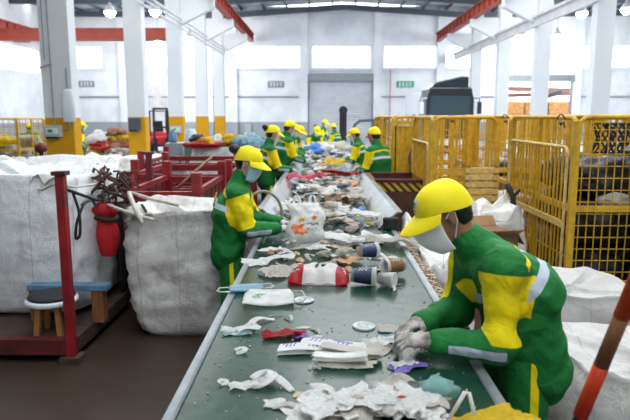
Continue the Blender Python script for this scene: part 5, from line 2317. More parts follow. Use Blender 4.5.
# ---- long white and purple packs
for i, (px, py, rot, L, w, col, lab) in enumerate(((306, 352, .06, .22, .075, 'white', 'flattened white carton with purple print at the left of the pile before the hands'),
                                                  (334, 350, -.10, .26, .07, 'white', 'long flat white pack with purple edge in the pile before the hands'),
                                                  (352, 357, -.25, .24, .06, 'offwhite', 'long pale folded pack lying under the gloved hands'),
                                                  (340, 365, -.05, .20, .05, 'white', 'narrow white folded pack at the front of the pile before the hands'))):
    p = bp(px, py)
    t = thing('flattened_carton', lab, 'carton', (p.x, p.y, belt_z(p.y) + .002 + .008 * i), rot)
    g_ = MB()
    g_.grid(lambda u, v: ((u - .5) * L * (1 - .12 * (v - .5)), (v - .5) * w, .018 + .012 * math.sin(u * 4 + i) * (1 - abs(v - .5)) + .012 * (.5 - abs(v - .5))), 16, 6)
    g_.grid(lambda u, v: ((u - .5) * L * (1 - .12 * (v - .5)), (v - .5) * w, .002 + .008 * math.sin(u * 4 + i) * (1 - abs(v - .5))), 16, 6)
    g_.build('sleeve', LC[col], t, solid=.002)
    ct = lambda u, v: Vector(((u - .5) * L * (1 - .12 * (v - .5)), (v - .5) * w, .0195 + .012 * math.sin(u * 4 + i) * (1 - abs(v - .5)) + .012 * (.5 - abs(v - .5))))
    if i < 2:
        for a_, b2 in ((-.36, .12), (.05, .30)):
            s_ = MB()
            for k in range(3):
                s_.bar(ct(a_ + .5 + .07 * k, .30), ct(a_ + .5 + .07 * k + .03, .62), .007, .002)
            s_.bar(ct(a_ + .42, .74), ct(a_ + .75, .76), .010, .002)
            s_.build('printed_mark', LC['purple'], t)

# ---- torn white plastic with a spout and other separate scraps on the near belt
lst = [  # pool, px, py, size, colour, rot, label, cat, name, sq
    (SHEETS, 244, 387, .095, 'white', .2, 'torn white plastic pouch with a pinched spout at the near left of the belt', 'pouch', 'plastic_pouch', (1.1, .75, .8)),
    (CURLS, 233, 386, .09, 'white', .0, 'short twisted tail of white plastic left of the torn pouch', 'scrap', 'plastic_scrap', (1, .8, 1)),
    (CURLS, 259, 374, .14, 'white', 1.3, 'upright curl of white plastic behind the torn pouch', 'scrap', 'plastic_scrap', (1, 1.2, 1.4)),
    (CURLS, 273, 378, .17, 'white', .3, 'white torn strip lying right of the torn pouch', 'scrap', 'plastic_scrap', (1, 1.3, 1)),
    (CURLS, 272, 393, .17, 'white', -.5, 'hooked white strip curling below the torn pouch', 'scrap', 'plastic_scrap', (1, 1.1, 1)),
    (CURLS, 243, 348, .10, 'white', .9, 'small curled white paper strip alone on the left of the belt', 'scrap', 'paper_scrap', (1, 1.2, 1)),
    (SHEETS, 275, 405, .07, 'white', .1, 'small folded white paper square near the bottom of the belt', 'scrap', 'paper_scrap', (1, 1, .8)),
    (CURLS, 287, 405, .12, 'offwhite', .5, 'pale beige torn strip beside the folded white paper square', 'scrap', 'paper_scrap', (1, 1.2, 1)),
    (CHIPS, 299, 395, .05, 'beige', .5, 'small beige card chip left of the heap at the bottom', 'scrap', 'card_scrap', (1, 1, 1)),
    (CURLS, 309, 398, .16, 'white', 1.2, 'tall white torn flap at the left of the heap at the bottom', 'scrap', 'plastic_scrap', (1, 1.6, 1.6)),
    (CURLS, 326, 396, .14, 'beige', -.1, 'straight pale beige strip lying behind the heap at the bottom', 'scrap', 'card_scrap', (1, .5, .4)),
    (SHEETS, 241, 331, .15, 'white', .3, 'crumpled white film patch left of the red wrapper', 'film', 'plastic_film', (1, .8, .8)),
    (SHEETS, 236, 334, .10, 'teal', .1, 'pale green film scrap at the left tip of the white film patch', 'film', 'plastic_film', (1.2, .6, .7)),
    (CURLS, 251, 322, .15, 'white', 1.5, 'twisted white film tail above the white film patch', 'film', 'plastic_film', (1, 1.2, 1)),
    (CURLS, 262, 326, .12, 'offwhite', -.4, 'thin pale strip trailing right of the white film patch', 'scrap', 'plastic_scrap', (1, .6, .6)),
    (CURLS, 294, 319, .07, 'white', 1.2, 'little white paper curl on the bare belt behind the red wrapper', 'scrap', 'paper_scrap', (1, 1, 1)),
    (CURLS, 276, 316, .07, 'offwhite', .1, 'little pale sliver on the bare belt below the white mask', 'scrap', 'paper_scrap', (1, .6, .6)),
    (CHIPS, 303, 328, .05, 'white', .1, 'small white chip right of the red wrapper', 'scrap', 'paper_scrap', (1.3, .7, 1)),
    (CURLS, 318, 330, .08, 'offwhite', -.2, 'small folded pale strip behind the white cartons', 'scrap', 'paper_scrap', (1, 1.2, 1)),
    (CURLS, 325, 339, .10, 'white', -.7, 'white strip sticking out behind the white cartons', 'scrap', 'paper_scrap', (1, .7, .7)),
    (SHEETS, 380, 345, .16, 'white', .3, 'crumpled white plastic packet held in the gloved hands of the bent man', 'packet', 'plastic_packet', (1, .8, .8)),
    (SHEETS, 372, 354, .16, 'offwhite', .9, 'pale wrinkled film under the held packet', 'film', 'plastic_film', (1.2, .7, .6)),
    (SHEETS, 400, 330, .17, 'offwhite', .3, 'pale crumpled film behind the hands of the bent man', 'film', 'plastic_film', (1.1, .7, .5)),
    (SHEETS, 395, 336, .12, 'paleblue', .3, 'pale blue scrap of film behind the hands of the bent man', 'film', 'plastic_film', (1.2, .6, .5)),
    (CURLS, 322, 366, .08, 'offwhite', 1.3, 'short pale strip hanging off the front of the white cartons', 'scrap', 'paper_scrap', (1, 1, .6)),
    (SHEETS, 345, 366, .17, 'offwhite', -.1, 'folded cream paper wrapper at the front of the pile before the hands', 'wrapper', 'paper_wrapper', (1.3, .5, .5)),
    (SHEETS, 408, 368, .13, 'purple', .4, 'glossy printed purple packet below the cuff of the bent man', 'packet', 'plastic_packet', (1, .7, .6)),
    (SHEETS, 403, 366, .10, 'white', .4, 'white scrap over the purple packet below the cuff', 'scrap', 'plastic_scrap', (1, .7, .9)),
    (SHEETS, 393, 386, .15, 'offwhite', .6, 'crumpled pale packet alone on the belt between the hands and the bottom heap', 'packet', 'plastic_packet', (.9, .7, .9)),
    (CRUM, 381, 409, .06, 'clear', .2, 'crushed clear plastic piece at the top of the bottom heap', 'plastic', 'plastic_piece', (1, 1, .8)),
]
for pool, px, py, size, col, rot, lab, cat, nm_, sq in lst:
    p = bp(px, py)
    put(pool, nm_, p.x, p.y, size, LC[col], lab, cat, None, rot, sq=sq)

# bottom heap
for i in range(40):
    u_ = rr.random()
    px, py = 312 + 122 * u_, 424 - 24 * rr.random() * (1 - abs(u_ - .45))
    p = bp(px, py)
    lvl = rr.random()
    put((SHEETS, CURLS, FLATS)[i % 3], 'plastic_film', p.x, p.y - .02, rr.uniform(.10, .19), LC[rr.choice(['white', 'white', 'white', 'offwhite'])],
        'crumpled white plastic in the heap at the bottom of the photo', 'film', 'white plastic in the bottom heap', dz=lvl * .05, sq=(1, .8, .8), tilt=(rr.uniform(-.3, .3), rr.uniform(-.3, .3)))
p = bp(437, 404)
put(CRUM, 'plastic_cup', p.x, p.y, .045, LC['teal'], 'crushed pale teal plastic cup on the bottom heap', 'cup', None, .3, seed=3, sq=(1.2, 1, .9), dz=.03)
p = bp(408, 406)
put(SHEETS, 'plastic_tray', p.x, p.y, .20, LC['offwhite'], 'ribbed pale plastic tray sloping on the bottom heap', 'tray', None, -.35, seed=1, sq=(1.3, .6, .5), dz=.03)
p = bp(376, 416)
put(SHEETS, 'plastic_film', p.x, p.y, .15, LC['white'], 'bright white folded film sheet sticking out of the bottom heap', 'film', None, .9, seed=5, sq=(1, .8, .7), dz=.05)
p = bp(402, 418)
put(CHIPS, 'red_scrap', p.x, p.y, .03, LC['red'], 'tiny red scrap on the bottom heap', 'scrap', None, .2, dz=.07)
a_, b2, c_ = at(450, 417, 1.72), at(467, 391, 1.74), at(475, 416, 1.70)
wi = MB().tube([a_, b2 + Vector((-.006, 0, -.004)), b2 + Vector((.006, 0, -.006)), c_], .0065, 8)
tag(wi.build('bent_straw', LC['white'], smooth=True), 'bent white plastic straw standing at the bottom of the belt', 'straw')
p = bp(484, 427)
put(SHEETS, 'yellow_bag', p.x, p.y, .26, LC['yellow'], 'bright yellow plastic bag at the bottom edge by the bent man', 'bag', None, .3, seed=6, sq=(1.1, .8, .6))
p = bp(352, 273)
p = bp(438, 338)
put(FLATS, 'kraft_paper', .60, 2.75, .22, LC['kraft'], 'torn brown paper seen under the forearm of the bent man', 'paper', None, .3, dz=.02)

# ---- named pieces of the middle and far belt
mid = [
    (SHEETS, 282, 215, .34, 'white', 1.1, 'upper folds of white plastic standing behind the carrier bag with orange print', 'bag', 'carrier_bag', (.9, .8, 1.3), .06),
    (SHEETS, 362, 243, .42, 'white', .2, 'spread white plastic bag in the centre right of the belt before the skirt plate', 'bag', 'plastic_bag', (1.2, .7, .8), 0),
    (SHEETS, 392, 247, .30, 'offwhite', -.4, 'torn white film hanging over the right edge of the belt', 'film', 'plastic_film', (1.3, .6, .8), .02),
    (CHIPS, 350, 232, .09, 'red', .2, 'red printed patch on the spread white plastic bag', 'scrap', 'red_label', (1, .8, .3), .08),
    (CHIPS, 357, 238, .06, 'orange', .6, 'small orange patch on the spread white plastic bag', 'scrap', 'orange_label', (1, .8, .3), .08),
    (FLATS, 348, 264, .22, 'kraft', .7, 'torn brown cardboard flap standing beside the blue cup', 'card', 'cardboard_flap', (1.1, .7, 1), .02),
    (FLATS, 340, 271, .14, 'kraft', .1, 'small brown card piece at the right end of the red and white packet', 'card', 'cardboard_flap', (1, .7, 1), .0),
    (SHEETS, 282, 275, .28, 'offwhite', .3, 'crumpled white bag left of the red and white packet', 'bag', 'plastic_bag', (.9, .8, .9), 0),
    (SHEETS, 268, 262, .30, 'white', .5, 'crumpled white tissue heap before the hand of the woman', 'tissue', 'tissue_heap', (1, .7, .7), 0),
    (CHIPS, 267, 254, .12, 'dark', .2, 'flat dark packet edge under the white tissue heap', 'packet', 'dark_packet', (1.3, .7, 1), .02),
    (SHEETS, 383, 272, .16, 'beige', .3, 'beige wrapper behind the brown cup', 'wrapper', 'paper_wrapper', (1, .8, 1), .0),
    (CURLS, 397, 290, .10, 'white', 1.0, 'white label strip below the brown cup', 'scrap', 'paper_scrap', (1, .7, .6), 0),
    (CHIPS, 399, 285, .06, 'dark', .5, 'dark scrap beside the brown cup', 'scrap', 'dark_scrap', (1, 1, 1), 0),
    (SHEETS, 306, 186, .50, 'pink', .1, 'bright pink plastic bag in the walled stretch of belt', 'bag', 'plastic_bag', (1.0, .8, 1.0), .08),
    (SHEETS, 333, 172, .48, 'yellow', .4, 'yellow plastic bag in the far walled stretch of belt', 'bag', 'plastic_bag', (.9, .8, 1.2), .12),
    (SHEETS, 340, 182, .50, 'red', -.2, 'red plastic bag behind the blue scrap in the walled stretch of belt', 'bag', 'plastic_bag', (1.1, .6, 1.0), .08),
    (SHEETS, 348, 186, .26, 'orange', .4, 'orange wrapper right of the red plastic bag', 'wrapper', 'plastic_wrapper', (1, .8, .9), .02),
    (SHEETS, 340, 195, .22, 'blue', .2, 'blue plastic scrap in the middle of the walled stretch of belt', 'scrap', 'plastic_scrap', (1, .7, 1), .08),
    (SHEETS, 321, 207, .34, 'dark', .6, 'dark cloth bundle left of the brown box in the walled stretch', 'cloth', 'cloth_bundle', (1, .8, .9), .07),
    (SHEETS, 322, 212, .20, 'navy', .2, 'navy cloth below the dark cloth bundle', 'cloth', 'cloth_bundle', (1, .8, .8), .02),
    (SHEETS, 337, 210, .30, 'brown', .3, 'crushed brown paper box right of the dark cloth bundle', 'box', 'paper_box', (.9, .7, 1.1), .07),
    (SHEETS, 334, 203, .22, 'beige', .9, 'beige paper on top of the crushed brown paper box', 'paper', 'paper_piece', (1, .8, .8), .08),
    (SHEETS, 350, 201, .34, 'offwhite', .3, 'pale crumpled sheet right of the crushed brown box', 'film', 'plastic_film', (1.1, .7, .8), .02),
    (SHEETS, 333, 190, .40, 'offwhite', .1, 'wide pale sheet behind the blue scrap', 'film', 'plastic_film', (1.2, .7, .7), .02),
    (SHEETS, 316, 180, .44, 'white', .7, 'white carrier bag between the pink and the yellow bag', 'bag', 'carrier_bag', (1.2, .7, .5), .0),
    (SHEETS, 352, 172, .40, 'paleblue', .2, 'pale blue white bag right of the yellow plastic bag', 'bag', 'plastic_bag', (1, .8, .8), .0),
    (SHEETS, 296, 202, .20, 'orange', .2, 'small orange brown wrapper left of the dark cloth bundle', 'wrapper', 'plastic_wrapper', (1, .6, .6), .02),
    (SHEETS, 290, 194, .30, 'teal', .1, 'dull green bag against the left skirt plate', 'bag', 'plastic_bag', (1, .6, .8), .0),
]
for pool, px, py, size, col, rot, lab, cat, nm_, sq, dz in mid:
    p = bp(px, py)
    put(pool, nm_, p.x, p.y, size, LC[col], lab, cat, None, rot, sq=sq, dz=dz)

p = bp(307, 247)
cg = thing('carrier_bag', 'big white carrier bag with orange print lying by the hand of the woman', 'bag', (p.x, p.y + .06, belt_z(p.y) + .005), .18)
tlt = Matrix.Rotation(R(62), 4, 'X')


def cbag(sgn, off=0.):
    def fn(u, v):
        a, b_ = u * 2 - 1, v * 2 - 1
        k = max(0, (1 - a ** 4) * (1 - b_ ** 4))
        crk = .020 * noise.noise(Vector((a * 2.3, b_ * 2.3, sgn * 3))) + .012 * noise.noise(Vector((a * 5.5, b_ * 5.5, sgn * 7)))
        return tuple(tlt @ Vector((a * .135 * (1 - .12 * b_) + .02 * math.sin(b_ * 5), (v) * .31, sgn * (.06 * k ** .6 + crk * k ** .3 + off) + .05)))
    return fn


g_ = MB()
g_.grid(cbag(1), 24, 26)
g_.grid(cbag(-1), 24, 26)
g_.build('body', LC['white'], cg, smooth=True, weld=True)
for (u0, u1, v0, v1, c_) in ((.14, .46, .16, .40, 'orange'), (.24, .40, .46, .56, 'yellow'), (.52, .80, .22, .30, 'grey'), (.54, .84, .38, .42, 'grey'), (.60, .72, .50, .58, 'orange')):
    g_ = MB()
    f_ = cbag(1, .003)
    g_.grid(lambda u, v: f_(u0 + (u1 - u0) * u + .03 * math.sin(v * 7), v0 + (v1 - v0) * v + .02 * math.sin(u * 9)), 8, 8)
    g_.build('print', LC[c_], cg, smooth=True)
for s_ in (-1, 1):
    g_ = MB()
    pts = [Vector(tlt @ Vector((s_ * (.06 + .025 * math.cos(a)), .30 + .07 * math.sin(a), .05))) for a in np.linspace(0, PI, 11)]
    for a_, b2 in zip(pts[:-1], pts[1:]):
        g_.bar(a_, b2, .022, .004)
    g_.build('handle', LC['white'], cg)

# blue bag the bending worker holds, at the end of the belt
lump('plastic_bag', (-.28, 15.6, belt_z(15.2) + .05), .24, LC['blue'], 'bright blue plastic bag held by the worker bending at the far end', 'bag', None, 2, (1.1, .8, .8), pool=CRUM)

# ---- the scattered rest: many alike scraps, told apart only by kind and stretch
KINDS_ = [('plastic_film', SHEETS, 'film', [('white', 7), ('offwhite', 6), ('clear', 2)], (.14, .30), (1.1, .8, .55)),
          ('crumpled_bag', CRUM, 'bag', [('white', 3), ('offwhite', 3), ('beige', 1)], (.035, .065), (1.2, 1, .8)),
          ('card_scrap', CHIPS, 'scrap', [('kraft', 3), ('brown', 4), ('beige', 3)], (.07, .16), (1, 1, 1)),
          ('paper_strip', CURLS, 'strip', [('offwhite', 4), ('beige', 2), ('white', 3)], (.12, .24), (1, 1, .7)),
          ('dark_scrap', SHEETS, 'scrap', [('dark', 5), ('navy', 1), ('brown', 3)], (.08, .18), (1.2, .8, .6)),
          ('coloured_scrap', SHEETS, 'scrap', [('red', 1), ('blue', 1), ('orange', 1), ('yellow', 1), ('green', 1), ('rust', 2)], (.06, .13), (1, .8, .7))]
NAMES_ = {'plastic_film': 'crumpled film', 'crumpled_bag': 'crumpled little bag', 'card_scrap': 'piece of card', 'paper_strip': 'torn paper strip', 'dark_scrap': 'rag or wrapper', 'coloured_scrap': 'wrapper scrap'}
COLN = {'white': 'white', 'offwhite': 'off-white', 'clear': 'clear', 'beige': 'beige', 'kraft': 'tan', 'brown': 'brown', 'dark': 'black', 'navy': 'navy', 'red': 'red', 'blue': 'blue',
        'orange': 'orange', 'yellow': 'yellow', 'green': 'green', 'rust': 'rust brown'}


def scatter(n, y0, y1, zone, wts, big=1., xm=.0, layers=.05, seed=1):
    q = random.Random(seed)
    for i in range(n):
        kd = q.choices(range(len(KINDS_)), wts)[0]
        nm_, pool, cat, cols, (s0, s1), sq = KINDS_[kd]
        col = q.choices([c for c, _ in cols], [w for _, w in cols])[0]
        y = q.uniform(y0, y1)
        half = .37 if y > 5.0 else .40
        x = .037 + xm + max(-half, min(half, q.gauss(0, .22) if q.random() < .6 else q.uniform(-half, half)))
        s_ = q.uniform(s0, s1) * big
        lab = '%s %s among the litter on the %s' % (COLN[col], NAMES_[nm_], zone)
        put(pool, nm_, x, y, s_, LC[col], lab, cat, '%s %s on the %s' % (COLN[col], NAMES_[nm_], zone), dz=q.random() ** 2 * layers, sq=sq,
            tilt=(q.uniform(-.25, .25), q.uniform(-.25, .25)), rot=q.uniform(0, 6.28))


scatter(95, 3.75, 5.2, 'belt near the woman', (5, 2, 3, 5, 4, 2), .62, 0, .05, 3)
scatter(130, 5.0, 7.6, 'belt between the nearer side plates', (4, 2, 5, 4, 7, 4), .72, 0, .09, 4)
scatter(110, 7.6, 11.5, 'belt between the farther side plates', (4, 2, 5, 3, 7, 5), .9, 0, .12, 5)
scatter(55, 11.5, 14.9, 'far end of the belt', (4, 3, 5, 2, 6, 4), 1.1, -.08, .16, 6)
scatter(45, 5.0, 8.8, 'belt between the two side plates', (1, 0, 0, 0, 0, 0), 1.15, 0, .10, 14)
# fine crumbs along the ledge and the belt: uncountable
cr = MB()
q = random.Random(9)
for i in range(700):
    if i < 380:
        x, y, z = q.uniform(BX1 + .057, BX1 + .118), q.uniform(2.72, 4.98), .865
    else:
        y = q.uniform(2.2, 5.5) if q.random() < .5 else q.uniform(1.6, 2.6)
        x, z = q.uniform(BX0 + .04, BX1 - .04), .9
    s_ = q.uniform(.004, .016) if i < 380 else q.uniform(.002, .006)
    cr.box((x, y, z + s_ * .4), (s_ * 1.4, s_, s_ * .8), Matrix.Rotation(q.uniform(0, 3), 3, 'Z'))
o = cr.build('crumbs', mat('mixed_crumbs', '8d7658', .8, var=1, vscale=40, col2='d8cfc2'))
tag(o, 'fine mixed crumbs along the right ledge and on the belt', 'crumbs', None, 'stuff')
# ================================================================== far objects
def wheel(parent, x, y, r, w, m='black_rubber', ax='Y'):
    T = Matrix.Translation((x, y, r)) @ Matrix.Rotation(PI / 2, 4, 'X' if ax == 'Y' else 'Y')
    o = MB().lathe([(r * .55, -w / 2), (r * .92, -w / 2), (r, -w * .35), (r, w * .35), (r * .92, w / 2), (r * .55, w / 2)], 24, T).build('wheel', M[m], parent, smooth=False)
    MB().lathe([(r * .5, -w * .52), (r * .5, w * .52)], 16, T).build('hub', M['panel_grey'], o)
    return o


def forklift(label, loc, rot, mast_h=2.2, m='forklift', s=1.):
    t = thing('forklift', label, 'forklift', loc, rot)
    b = MB()
    b.prism([(-1.1, .35), (.7, .35), (.7, .75), (.35, .8), (.3, 1.0), (-.5, 1.05), (-1.15, 1.0)], 'y', -.5, .5)
    b.build('body', M[m], t, bevel=.04)
    MB().span((-1.2, -.48, .3), (-.85, .48, 1.02)).build('counterweight', M['dark_steel'], t, bevel=.05)
    c = MB()
    for y in (-.45, .45):
        c.tube([(.35, y, .8), (.2, y, 2.0), (-.75, y, 2.05), (-.85, y, 1.0)], .035, 8)
    c.span((-.8, -.47, 2.02), (.22, .47, 2.07))
    c.build('overhead_guard', M['dark_steel'], t)
    MB().span((-.55, -.25, 1.05), (-.1, .25, 1.15)).span((-.6, -.25, 1.1), (-.5, .25, 1.55)).build('seat', M['black_rubber'], t, bevel=.02)
    k = MB()
    for y in (-.32, .32):
        k.span((.80, y - .05, .1), (.92, y + .05, mast_h))
    for z in (.3, 1.2, mast_h - .1):
        k.span((.80, -.32, z), (.9, .32, z + .1))
    k.build('mast', M['dark_steel'], t)
    f = MB()
    for y in (-.25, .25):
        f.span((.95, y - .06, .08), (1.9, y + .06, .12))
        f.span((.93, y - .06, .1), (.98, y + .06, .7))
    f.build('fork', M['dark_steel'], t)
    for x, r in ((.5, .3), (-.8, .25)):
        for y in (-.45, .45):
            wheel(t, x, y, r, .18)
    return t


p = at(157, 147, 30)
forklift('small red forklift parked between the second and third left columns', (p.x, 30.5, 0), -1.2)
# black lift mast and frame before the roller door
p = at(343, 130, 27)
mt = thing('lift_mast', 'tall black lift mast with a rounded head in front of the roller door', 'mast', (p.x, 27, 0))
MB().span((-.16, -.1, 0), (.16, .1, 2.0)).build('mast_beam', M['dark_steel'], mt, bevel=.03)
MB().lathe([(.19, -.12), (.19, .12)], 20, Matrix.Translation((0, 0, 2.05)) @ Matrix.Rotation(PI / 2, 4, 'X')).build('mast_head', M['dark_steel'], mt)
MB().span((-.5, -.5, 0), (.5, .5, .1)).build('base', M['dark_steel'], mt)
p = at(362, 130, 25)
gf = thing('pipe_frame', 'dark bent pipe frame before the roller door, right of the black mast', 'frame', (p.x, 25, 0))
MB().tube([(-.42, 0, 0), (-.42, 0, 1.1), (-.30, 0, 1.45), (-.1, 0, 1.62), (.46, 0, 1.66), (.50, 0, 1.6), (.50, 0, 0)], .06, 8).build('hoop', M['roof_steel'], gf, smooth=True)
MB().span((-.5, -.3, 0), (.58, .3, .06)).build('base', M['roof_steel'], gf)

# truck, seen nose-on at an angle between the right columns
p = at(445, 121, 30)
tr = thing('truck', 'dark cabbed truck parked between the right columns at the back of the hall', 'truck', (6.15, 30.4, 0), 0)
tr.scale = (1, 1, 1.15)
# local: nose to -y
cb = MB()
cb.prism([(-1.1, .6), (1.1, .6), (1.15, .9), (1.15, 2.2), (1.0, 2.75), (-1.0, 2.75), (-1.15, 2.2), (-1.15, .9)], 'y', -1.1, 1.1)
cb.build('cab', M['truck'], tr, bevel=.06)
MB().prism([(-.85, 2.75), (.95, 2.75), (.95, 3.2), (.6, 3.22), (-.7, 2.95)], 'y', -.7, 1.0).build('roof_deflector', M['truck'], tr, bevel=.05)
MB().prism([(-1.02, 1.45), (1.02, 1.45), (.92, 2.4), (-.92, 2.4)], 'y', -1.13, -1.10).build('windscreen', M['truck_glass'], tr)
MB().span((-1.0, -1.14, 2.42), (1.0, -1.09, 2.66)).build('sun_visor', M['dark_steel'], tr)
MB().span((-1.0, -1.15, .62), (1.0, -1.1, 1.3)).build('grille', M['dark_steel'], tr)
MB().span((-1.15, -1.2, .35), (1.15, -.9, .62)).build('bumper', M['white_paint'], tr, bevel=.03)
for s in (-1, 1):
    MB().span((s * .95 - .14, -1.17, .72), (s * .95 + .14, -1.13, .9)).build('headlight', M['screen'], tr)
    mm = MB()
    mm.tube([(s * 1.12, -1.05, 2.3), (s * 1.38, -1.15, 2.3), (s * 1.38, -1.15, 1.7)], .025, 6)
    mm.span((s * 1.38 - .1, -1.2, 1.65), (s * 1.38 + .1, -1.12, 2.15))
    mm.build('mirror', M['white_paint'] if s < 0 else M['truck'], tr)
    MB().prism([(-.7, 1.4), (.5, 1.4), (.45, 2.3), (-.55, 2.3)], 'x', s * 1.15 - .01, s * 1.15 + .02).build('side_window', M['truck_glass'], tr)
MB().span((-1.2, 1.3, .7), (1.2, 6.0, 2.6)).build('load_box', M['white_paint'], tr, bevel=.03)
MB().span((-.4, -1.0, .45), (.4, 6.0, .7)).build('chassis', M['dark_steel'], tr)
for y in (-.3, 3.6, 4.8):
    for x in (-.98, .98):
        wheel(tr, x, y, .5, .32, ax='X')

# control boxes on columns
def wall_box(px0, px1, py0, py1, Y, label, m='panel_grey', screen=True, dep=.16):
    a, b_ = at(px0, py1, Y), at(px1, py0, Y)
    o = thing('control_box', label, 'box', ((a.x + b_.x) / 2, Y, (a.z + b_.z) / 2))
    w, h = (b_.x - a.x) / 2, (b_.z - a.z) / 2
    MB().span((-w, -dep, -h), (w, 0, h)).build('housing', M[m], o, bevel=.01)
    if screen:
        MB().span((-w * .75, -dep - .012, -h * .5), (w * .75, -dep, h * .6)).build('display', M['screen'], o)
        MB().span((-w * .5, -dep - .02, -h * .2), (w * .1, -dep - .01, h * .3)).build('digits', M['panel_green'], o)
    MB().span((-w * .9, -dep * .8, -h - .05), (w * .4, -.02, -h)).build('bracket', M['dark_steel'], o)
    return o


wall_box(47, 62.5, 125.5, 136.5, COLS_Y[0] - .005, 'pale display box with a green screen on the yellow foot of the nearest left column', 'panel_grey')
wall_box(130, 141, 118, 130, COLS_Y[1] - .005, 'blue grey control box on the yellow foot of the second left column', 'roof_steel', False)
wall_box(171, 182, 126, 133, COLS_Y[2] - .005, 'grey box with dark display on the yellow foot of the third left column', 'panel_grey')
wb = MB().lathe([(.0, 0), (.17, .0), (.19, .3), (.15, .62), (.05, .68), (.0, .68)], 18, cap0=False, cap1=False)
p = at(75, 109, COLS_Y[0] - .03)
wbo = wb.build('wall_shield', M['white_paint'], smooth=True)
wbo.scale = (.9, .3, 1.2)
wbo.location = (LX - .09, COLS_Y[0] - .045, 1.68)
tag(wbo, 'oval white shield on the front of the nearest left column above its yellow foot', 'shield')

# cabinet, jug, post and grey sack with rubbish behind the carts
cbn = thing('steel_cabinet', 'grey steel cabinet with rounded top standing behind the red carts', 'cabinet', (-3.95, 16.2, 0), .1)
MB().span((-.24, -.25, 0), (.24, .25, 1.12)).build('body', M['cab_grey'], cbn, bevel=.03)
MB().span((-.2, -.262, .15), (.2, -.25, 1.02)).build('door', M['steel'], cbn)
MB().span((.12, -.28, .55), (.15, -.262, .7)).build('handle', M['dark_steel'], cbn)
bl = MB().lathe([(.1, 0), (.11, .04), (.11, .22), (.05, .30), (.05, .34)], 16).build('paint_bucket', M['jeans'], smooth=True)
bl.location = (-4.0, 16.15, 1.121)
tag(bl, 'small blue drum on top of the grey steel cabinet', 'drum')
dsp = thing('water_stand', 'narrow dark stand holding a pale plastic jug behind the red carts', 'stand', (-3.4, 15.6, 0))
MB().span((-.15, -.15, 0), (.15, .15, 1.05)).build('body', M['panel_green'], dsp, bevel=.02)
MB().span((-.12, -.16, .3), (.12, -.15, .5)).build('label_plate', M['white_paint'], dsp)
jg = MB().lathe([(.13, 0), (.15, .03), (.15, .36), (.12, .42), (.12, .44)], 20).build('plastic_jug', M['jug'], smooth=True)
jg.location = (-3.4, 15.6, 1.051)
tag(jg, 'pale blue white plastic jug standing on the narrow dark stand', 'jug')
gs = jumbo_sack(-2.25, 14.4, 0, 1.75, 1.3, 1.12, 91, 'big grey white sack heaped with rubbish behind the red carts', m='bag_dirty', loops=False, sag=.08)
rr = random.Random(31)
for i in range(34):
    c = rr.choice(['white', 'offwhite', 'red', 'grey', 'paleblue', 'beige', 'yellow', 'dark', 'green'])
    put(SHEETS if i % 2 else CRUM, 'rubbish_scrap', 0, 0, .4 if i % 2 else .15, LC[c], 'crumpled rubbish on the big sack behind the red carts', 'rubbish', 'rubbish on the grey white sack')
    o = bpy.context.scene.objects[-1]
    o = [x for x in COL.objects][-1]
    o.location = (-2.25 + rr.uniform(-.7, .7), 14.4 + rr.uniform(-.5, .5), 1.06 + rr.uniform(0, .16))
o = lump('red_bag', (-2.75, 13.85, 1.1), .2, LC['red'], 'red plastic bag on the rubbish heap behind the red carts', 'bag', None, 4, (1.6, 1, .6), pool=CRUM)
jumbo_sack(-1.35, 12.9, 0, .8, .9, 1.15, 92, 'pale sack behind the upright worker of the left row', m='bag', loops=False, sag=.12)
o = lump('water_bottle_bag', (-.95, 12.2, 1.2), .16, LC['paleblue'], 'pale blue plastic bundle behind the left row of workers', 'bag', None, 1, (1, 1, 1), pool=CRUM)
o.location = (-1.35, 12.8, 1.14)
pc = thing('red_post', 'short dark red post beside the narrow stand', 'post', (-3.1, 15.0, 0))
MB().span((-.05, -.05, 0), (.05, .05, 1.15)).build('shaft', M['dark_red_steel'], pc)
MB().span((-.12, -.12, 0), (.12, .12, .04)).build('foot', M['dark_red_steel'], pc)

# red hydrant-like valve left of the first column
hy = thing('red_valve', 'dark red valve post left of the nearest yellow column foot', 'valve', (-6.05, 12.9, 0))
MB().lathe([(.1, 0), (.1, .05), (.05, .08), (.05, .7), (.11, .74), (.11, .92), (.05, .96), (.05, 1.05), (.13, 1.08), (.13, 1.2), (.03, 1.26)], 16).build('shaft', M['dark_red_steel'], hy, smooth=True)
MB().lathe([(.12, -.03), (.12, .03)], 14, Matrix.Translation((.14, 0, .85)) @ Matrix.Rotation(PI / 2, 4, 'Y')).build('handwheel', M['dark_red_steel'], hy)

# white bags heaped on the floor between the columns
for i, (x, y, r, sq, lab) in enumerate(((-5.15, 18.4, .62, (1.5, 1, .75), 'long white bag heap on the bright floor before the second left column'),
                                       (-4.55, 16.6, .5, (1.3, .9, .7), 'rounded white bag heap behind the red carts'),
                                       (-7.2, 20.0, .6, (1.5, 1, .6), 'white folded sheet heap behind the nearest left column'),
                                       (-6.3, 16.9, .55, (1.3, 1, .5), 'grey white heap at the foot behind the nearest left column'))):
    lump('bag_heap', (x, y, 0), r, M['bag_clean'], lab, 'bag heap', None, i + 1, sq)

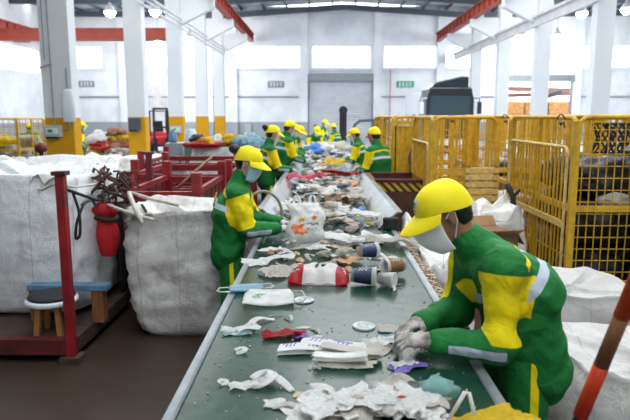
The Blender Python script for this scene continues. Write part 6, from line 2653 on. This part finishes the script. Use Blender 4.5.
# far left yellow cages with compacted rubbish
for i, (x0, x1, y0, lab) in enumerate(((-9.2, -7.7, 15.2, 'yellow cage of mixed rubbish at the far left edge, right one'), (-11.0, -9.35, 15.2, 'yellow cage of mixed rubbish cut by the left edge of the photo'))):
    cage(lab, x0, x1, y0, y0 + 1.5, 1.75, 'yellow cages at the far left', pitch=(.16, .2), wire=.005)
    for k in range(16):
        c = rr.choice(['grey', 'white', 'dark', 'beige', 'orange', 'yellow', 'navy', 'offwhite', 'grey'])
        lump('waste_bundle', (rr.uniform(x0 + .25, x1 - .25), rr.uniform(y0 + .25, y0 + 1.2), .15 + .30 * (k // 4)), rr.uniform(.2, .26), LC[c],
             'crumpled rubbish in the %s far left cage' % ('first' if i == 0 else 'second'), 'waste bundle', 'rubbish in the %s far left cage' % ('first' if i == 0 else 'second'), k, (1.3, 1, .8), pool=CRUM)
# yellow board behind the far left cages, and the loose rubbish heap between the columns
for k in range(52):
    a = rr.random() ** .5
    th = rr.uniform(0, 6.28)
    x, y = -8.25 + 1.25 * a * math.cos(th), 23.0 + .8 * a * math.sin(th)
    z = (1 - a) * 1.55 * rr.uniform(.3, 1) + .02
    c = rr.choice(['beige', 'kraft', 'brown', 'offwhite', 'pink', 'rust', 'grey', 'red', 'yellow', 'white'])
    lump('waste_bundle', (x, y, z), rr.uniform(.26, .38), LC[c], 'crumpled rubbish in the tall heap between the first two left columns', 'waste bundle', 'tall rubbish heap between the left columns', k, (1.2, 1, .8), pool=CRUM)
for k in range(20):
    c = rr.choice(['white', 'offwhite', 'grey', 'red', 'beige', 'yellow', 'paleblue'])
    lump('waste_bundle', (rr.uniform(-2.2, -1.3), rr.uniform(16.5, 20), rr.uniform(.0, .9)), rr.uniform(.2, .32), LC[c], 'crumpled rubbish in the heap behind the left row of workers', 'waste bundle',
         'rubbish heap behind the left row', k, (1.1, 1, .8), pool=CRUM)
for k in range(18):
    c = rr.choice(['white', 'offwhite', 'offwhite', 'beige', 'paleblue'])
    lump('waste_bundle', (rr.uniform(-.35, .55), rr.uniform(16.3, 18.6), rr.uniform(.2, .8)), rr.uniform(.22, .36), LC[c], 'crumpled white rubbish heaped beyond the end of the belt', 'waste bundle',
         'rubbish beyond the end of the belt', k, (1.2, 1, .8), pool=CRUM)
# yellow sheet panels facing the belt on the inner cages
for (x, y, w, lab) in ((1.28, 9.22, .34, 'solid yellow sheet panel leaning on the far right cages by the workers'), (2.0, 15.3, .5, 'solid yellow sheet panel on the farthest inner cage')):
    t = thing('sheet_panel', lab, 'panel', (x, y, 0))
    pf = MB()
    n = 8
    for i in range(n):
        u = -w / 2 + w * i / n
        pf.span((u, -.012 if i % 2 else -.03, .12), (u + w / n, .0, 1.68))
    pf.build('sheet', M['yellow_steel'], t)
    MB().span((-w / 2, -.035, 1.68), (w / 2, .01, 1.72)).build('top_rail', M['yellow_worn'], t)
    for s_ in (-1, 1):
        MB().span((s_ * w / 2 - .02, -.03, 0), (s_ * w / 2 + .02, .0, 1.7)).build('post', M['yellow_steel'], t)
vs = sc.view_settings
sc.display_settings.display_device = 'sRGB'
vs.view_transform = 'Standard'
vs.look = 'None'
vs.gamma = 1
vs.use_curve_mapping = False
vs.exposure = 0.15
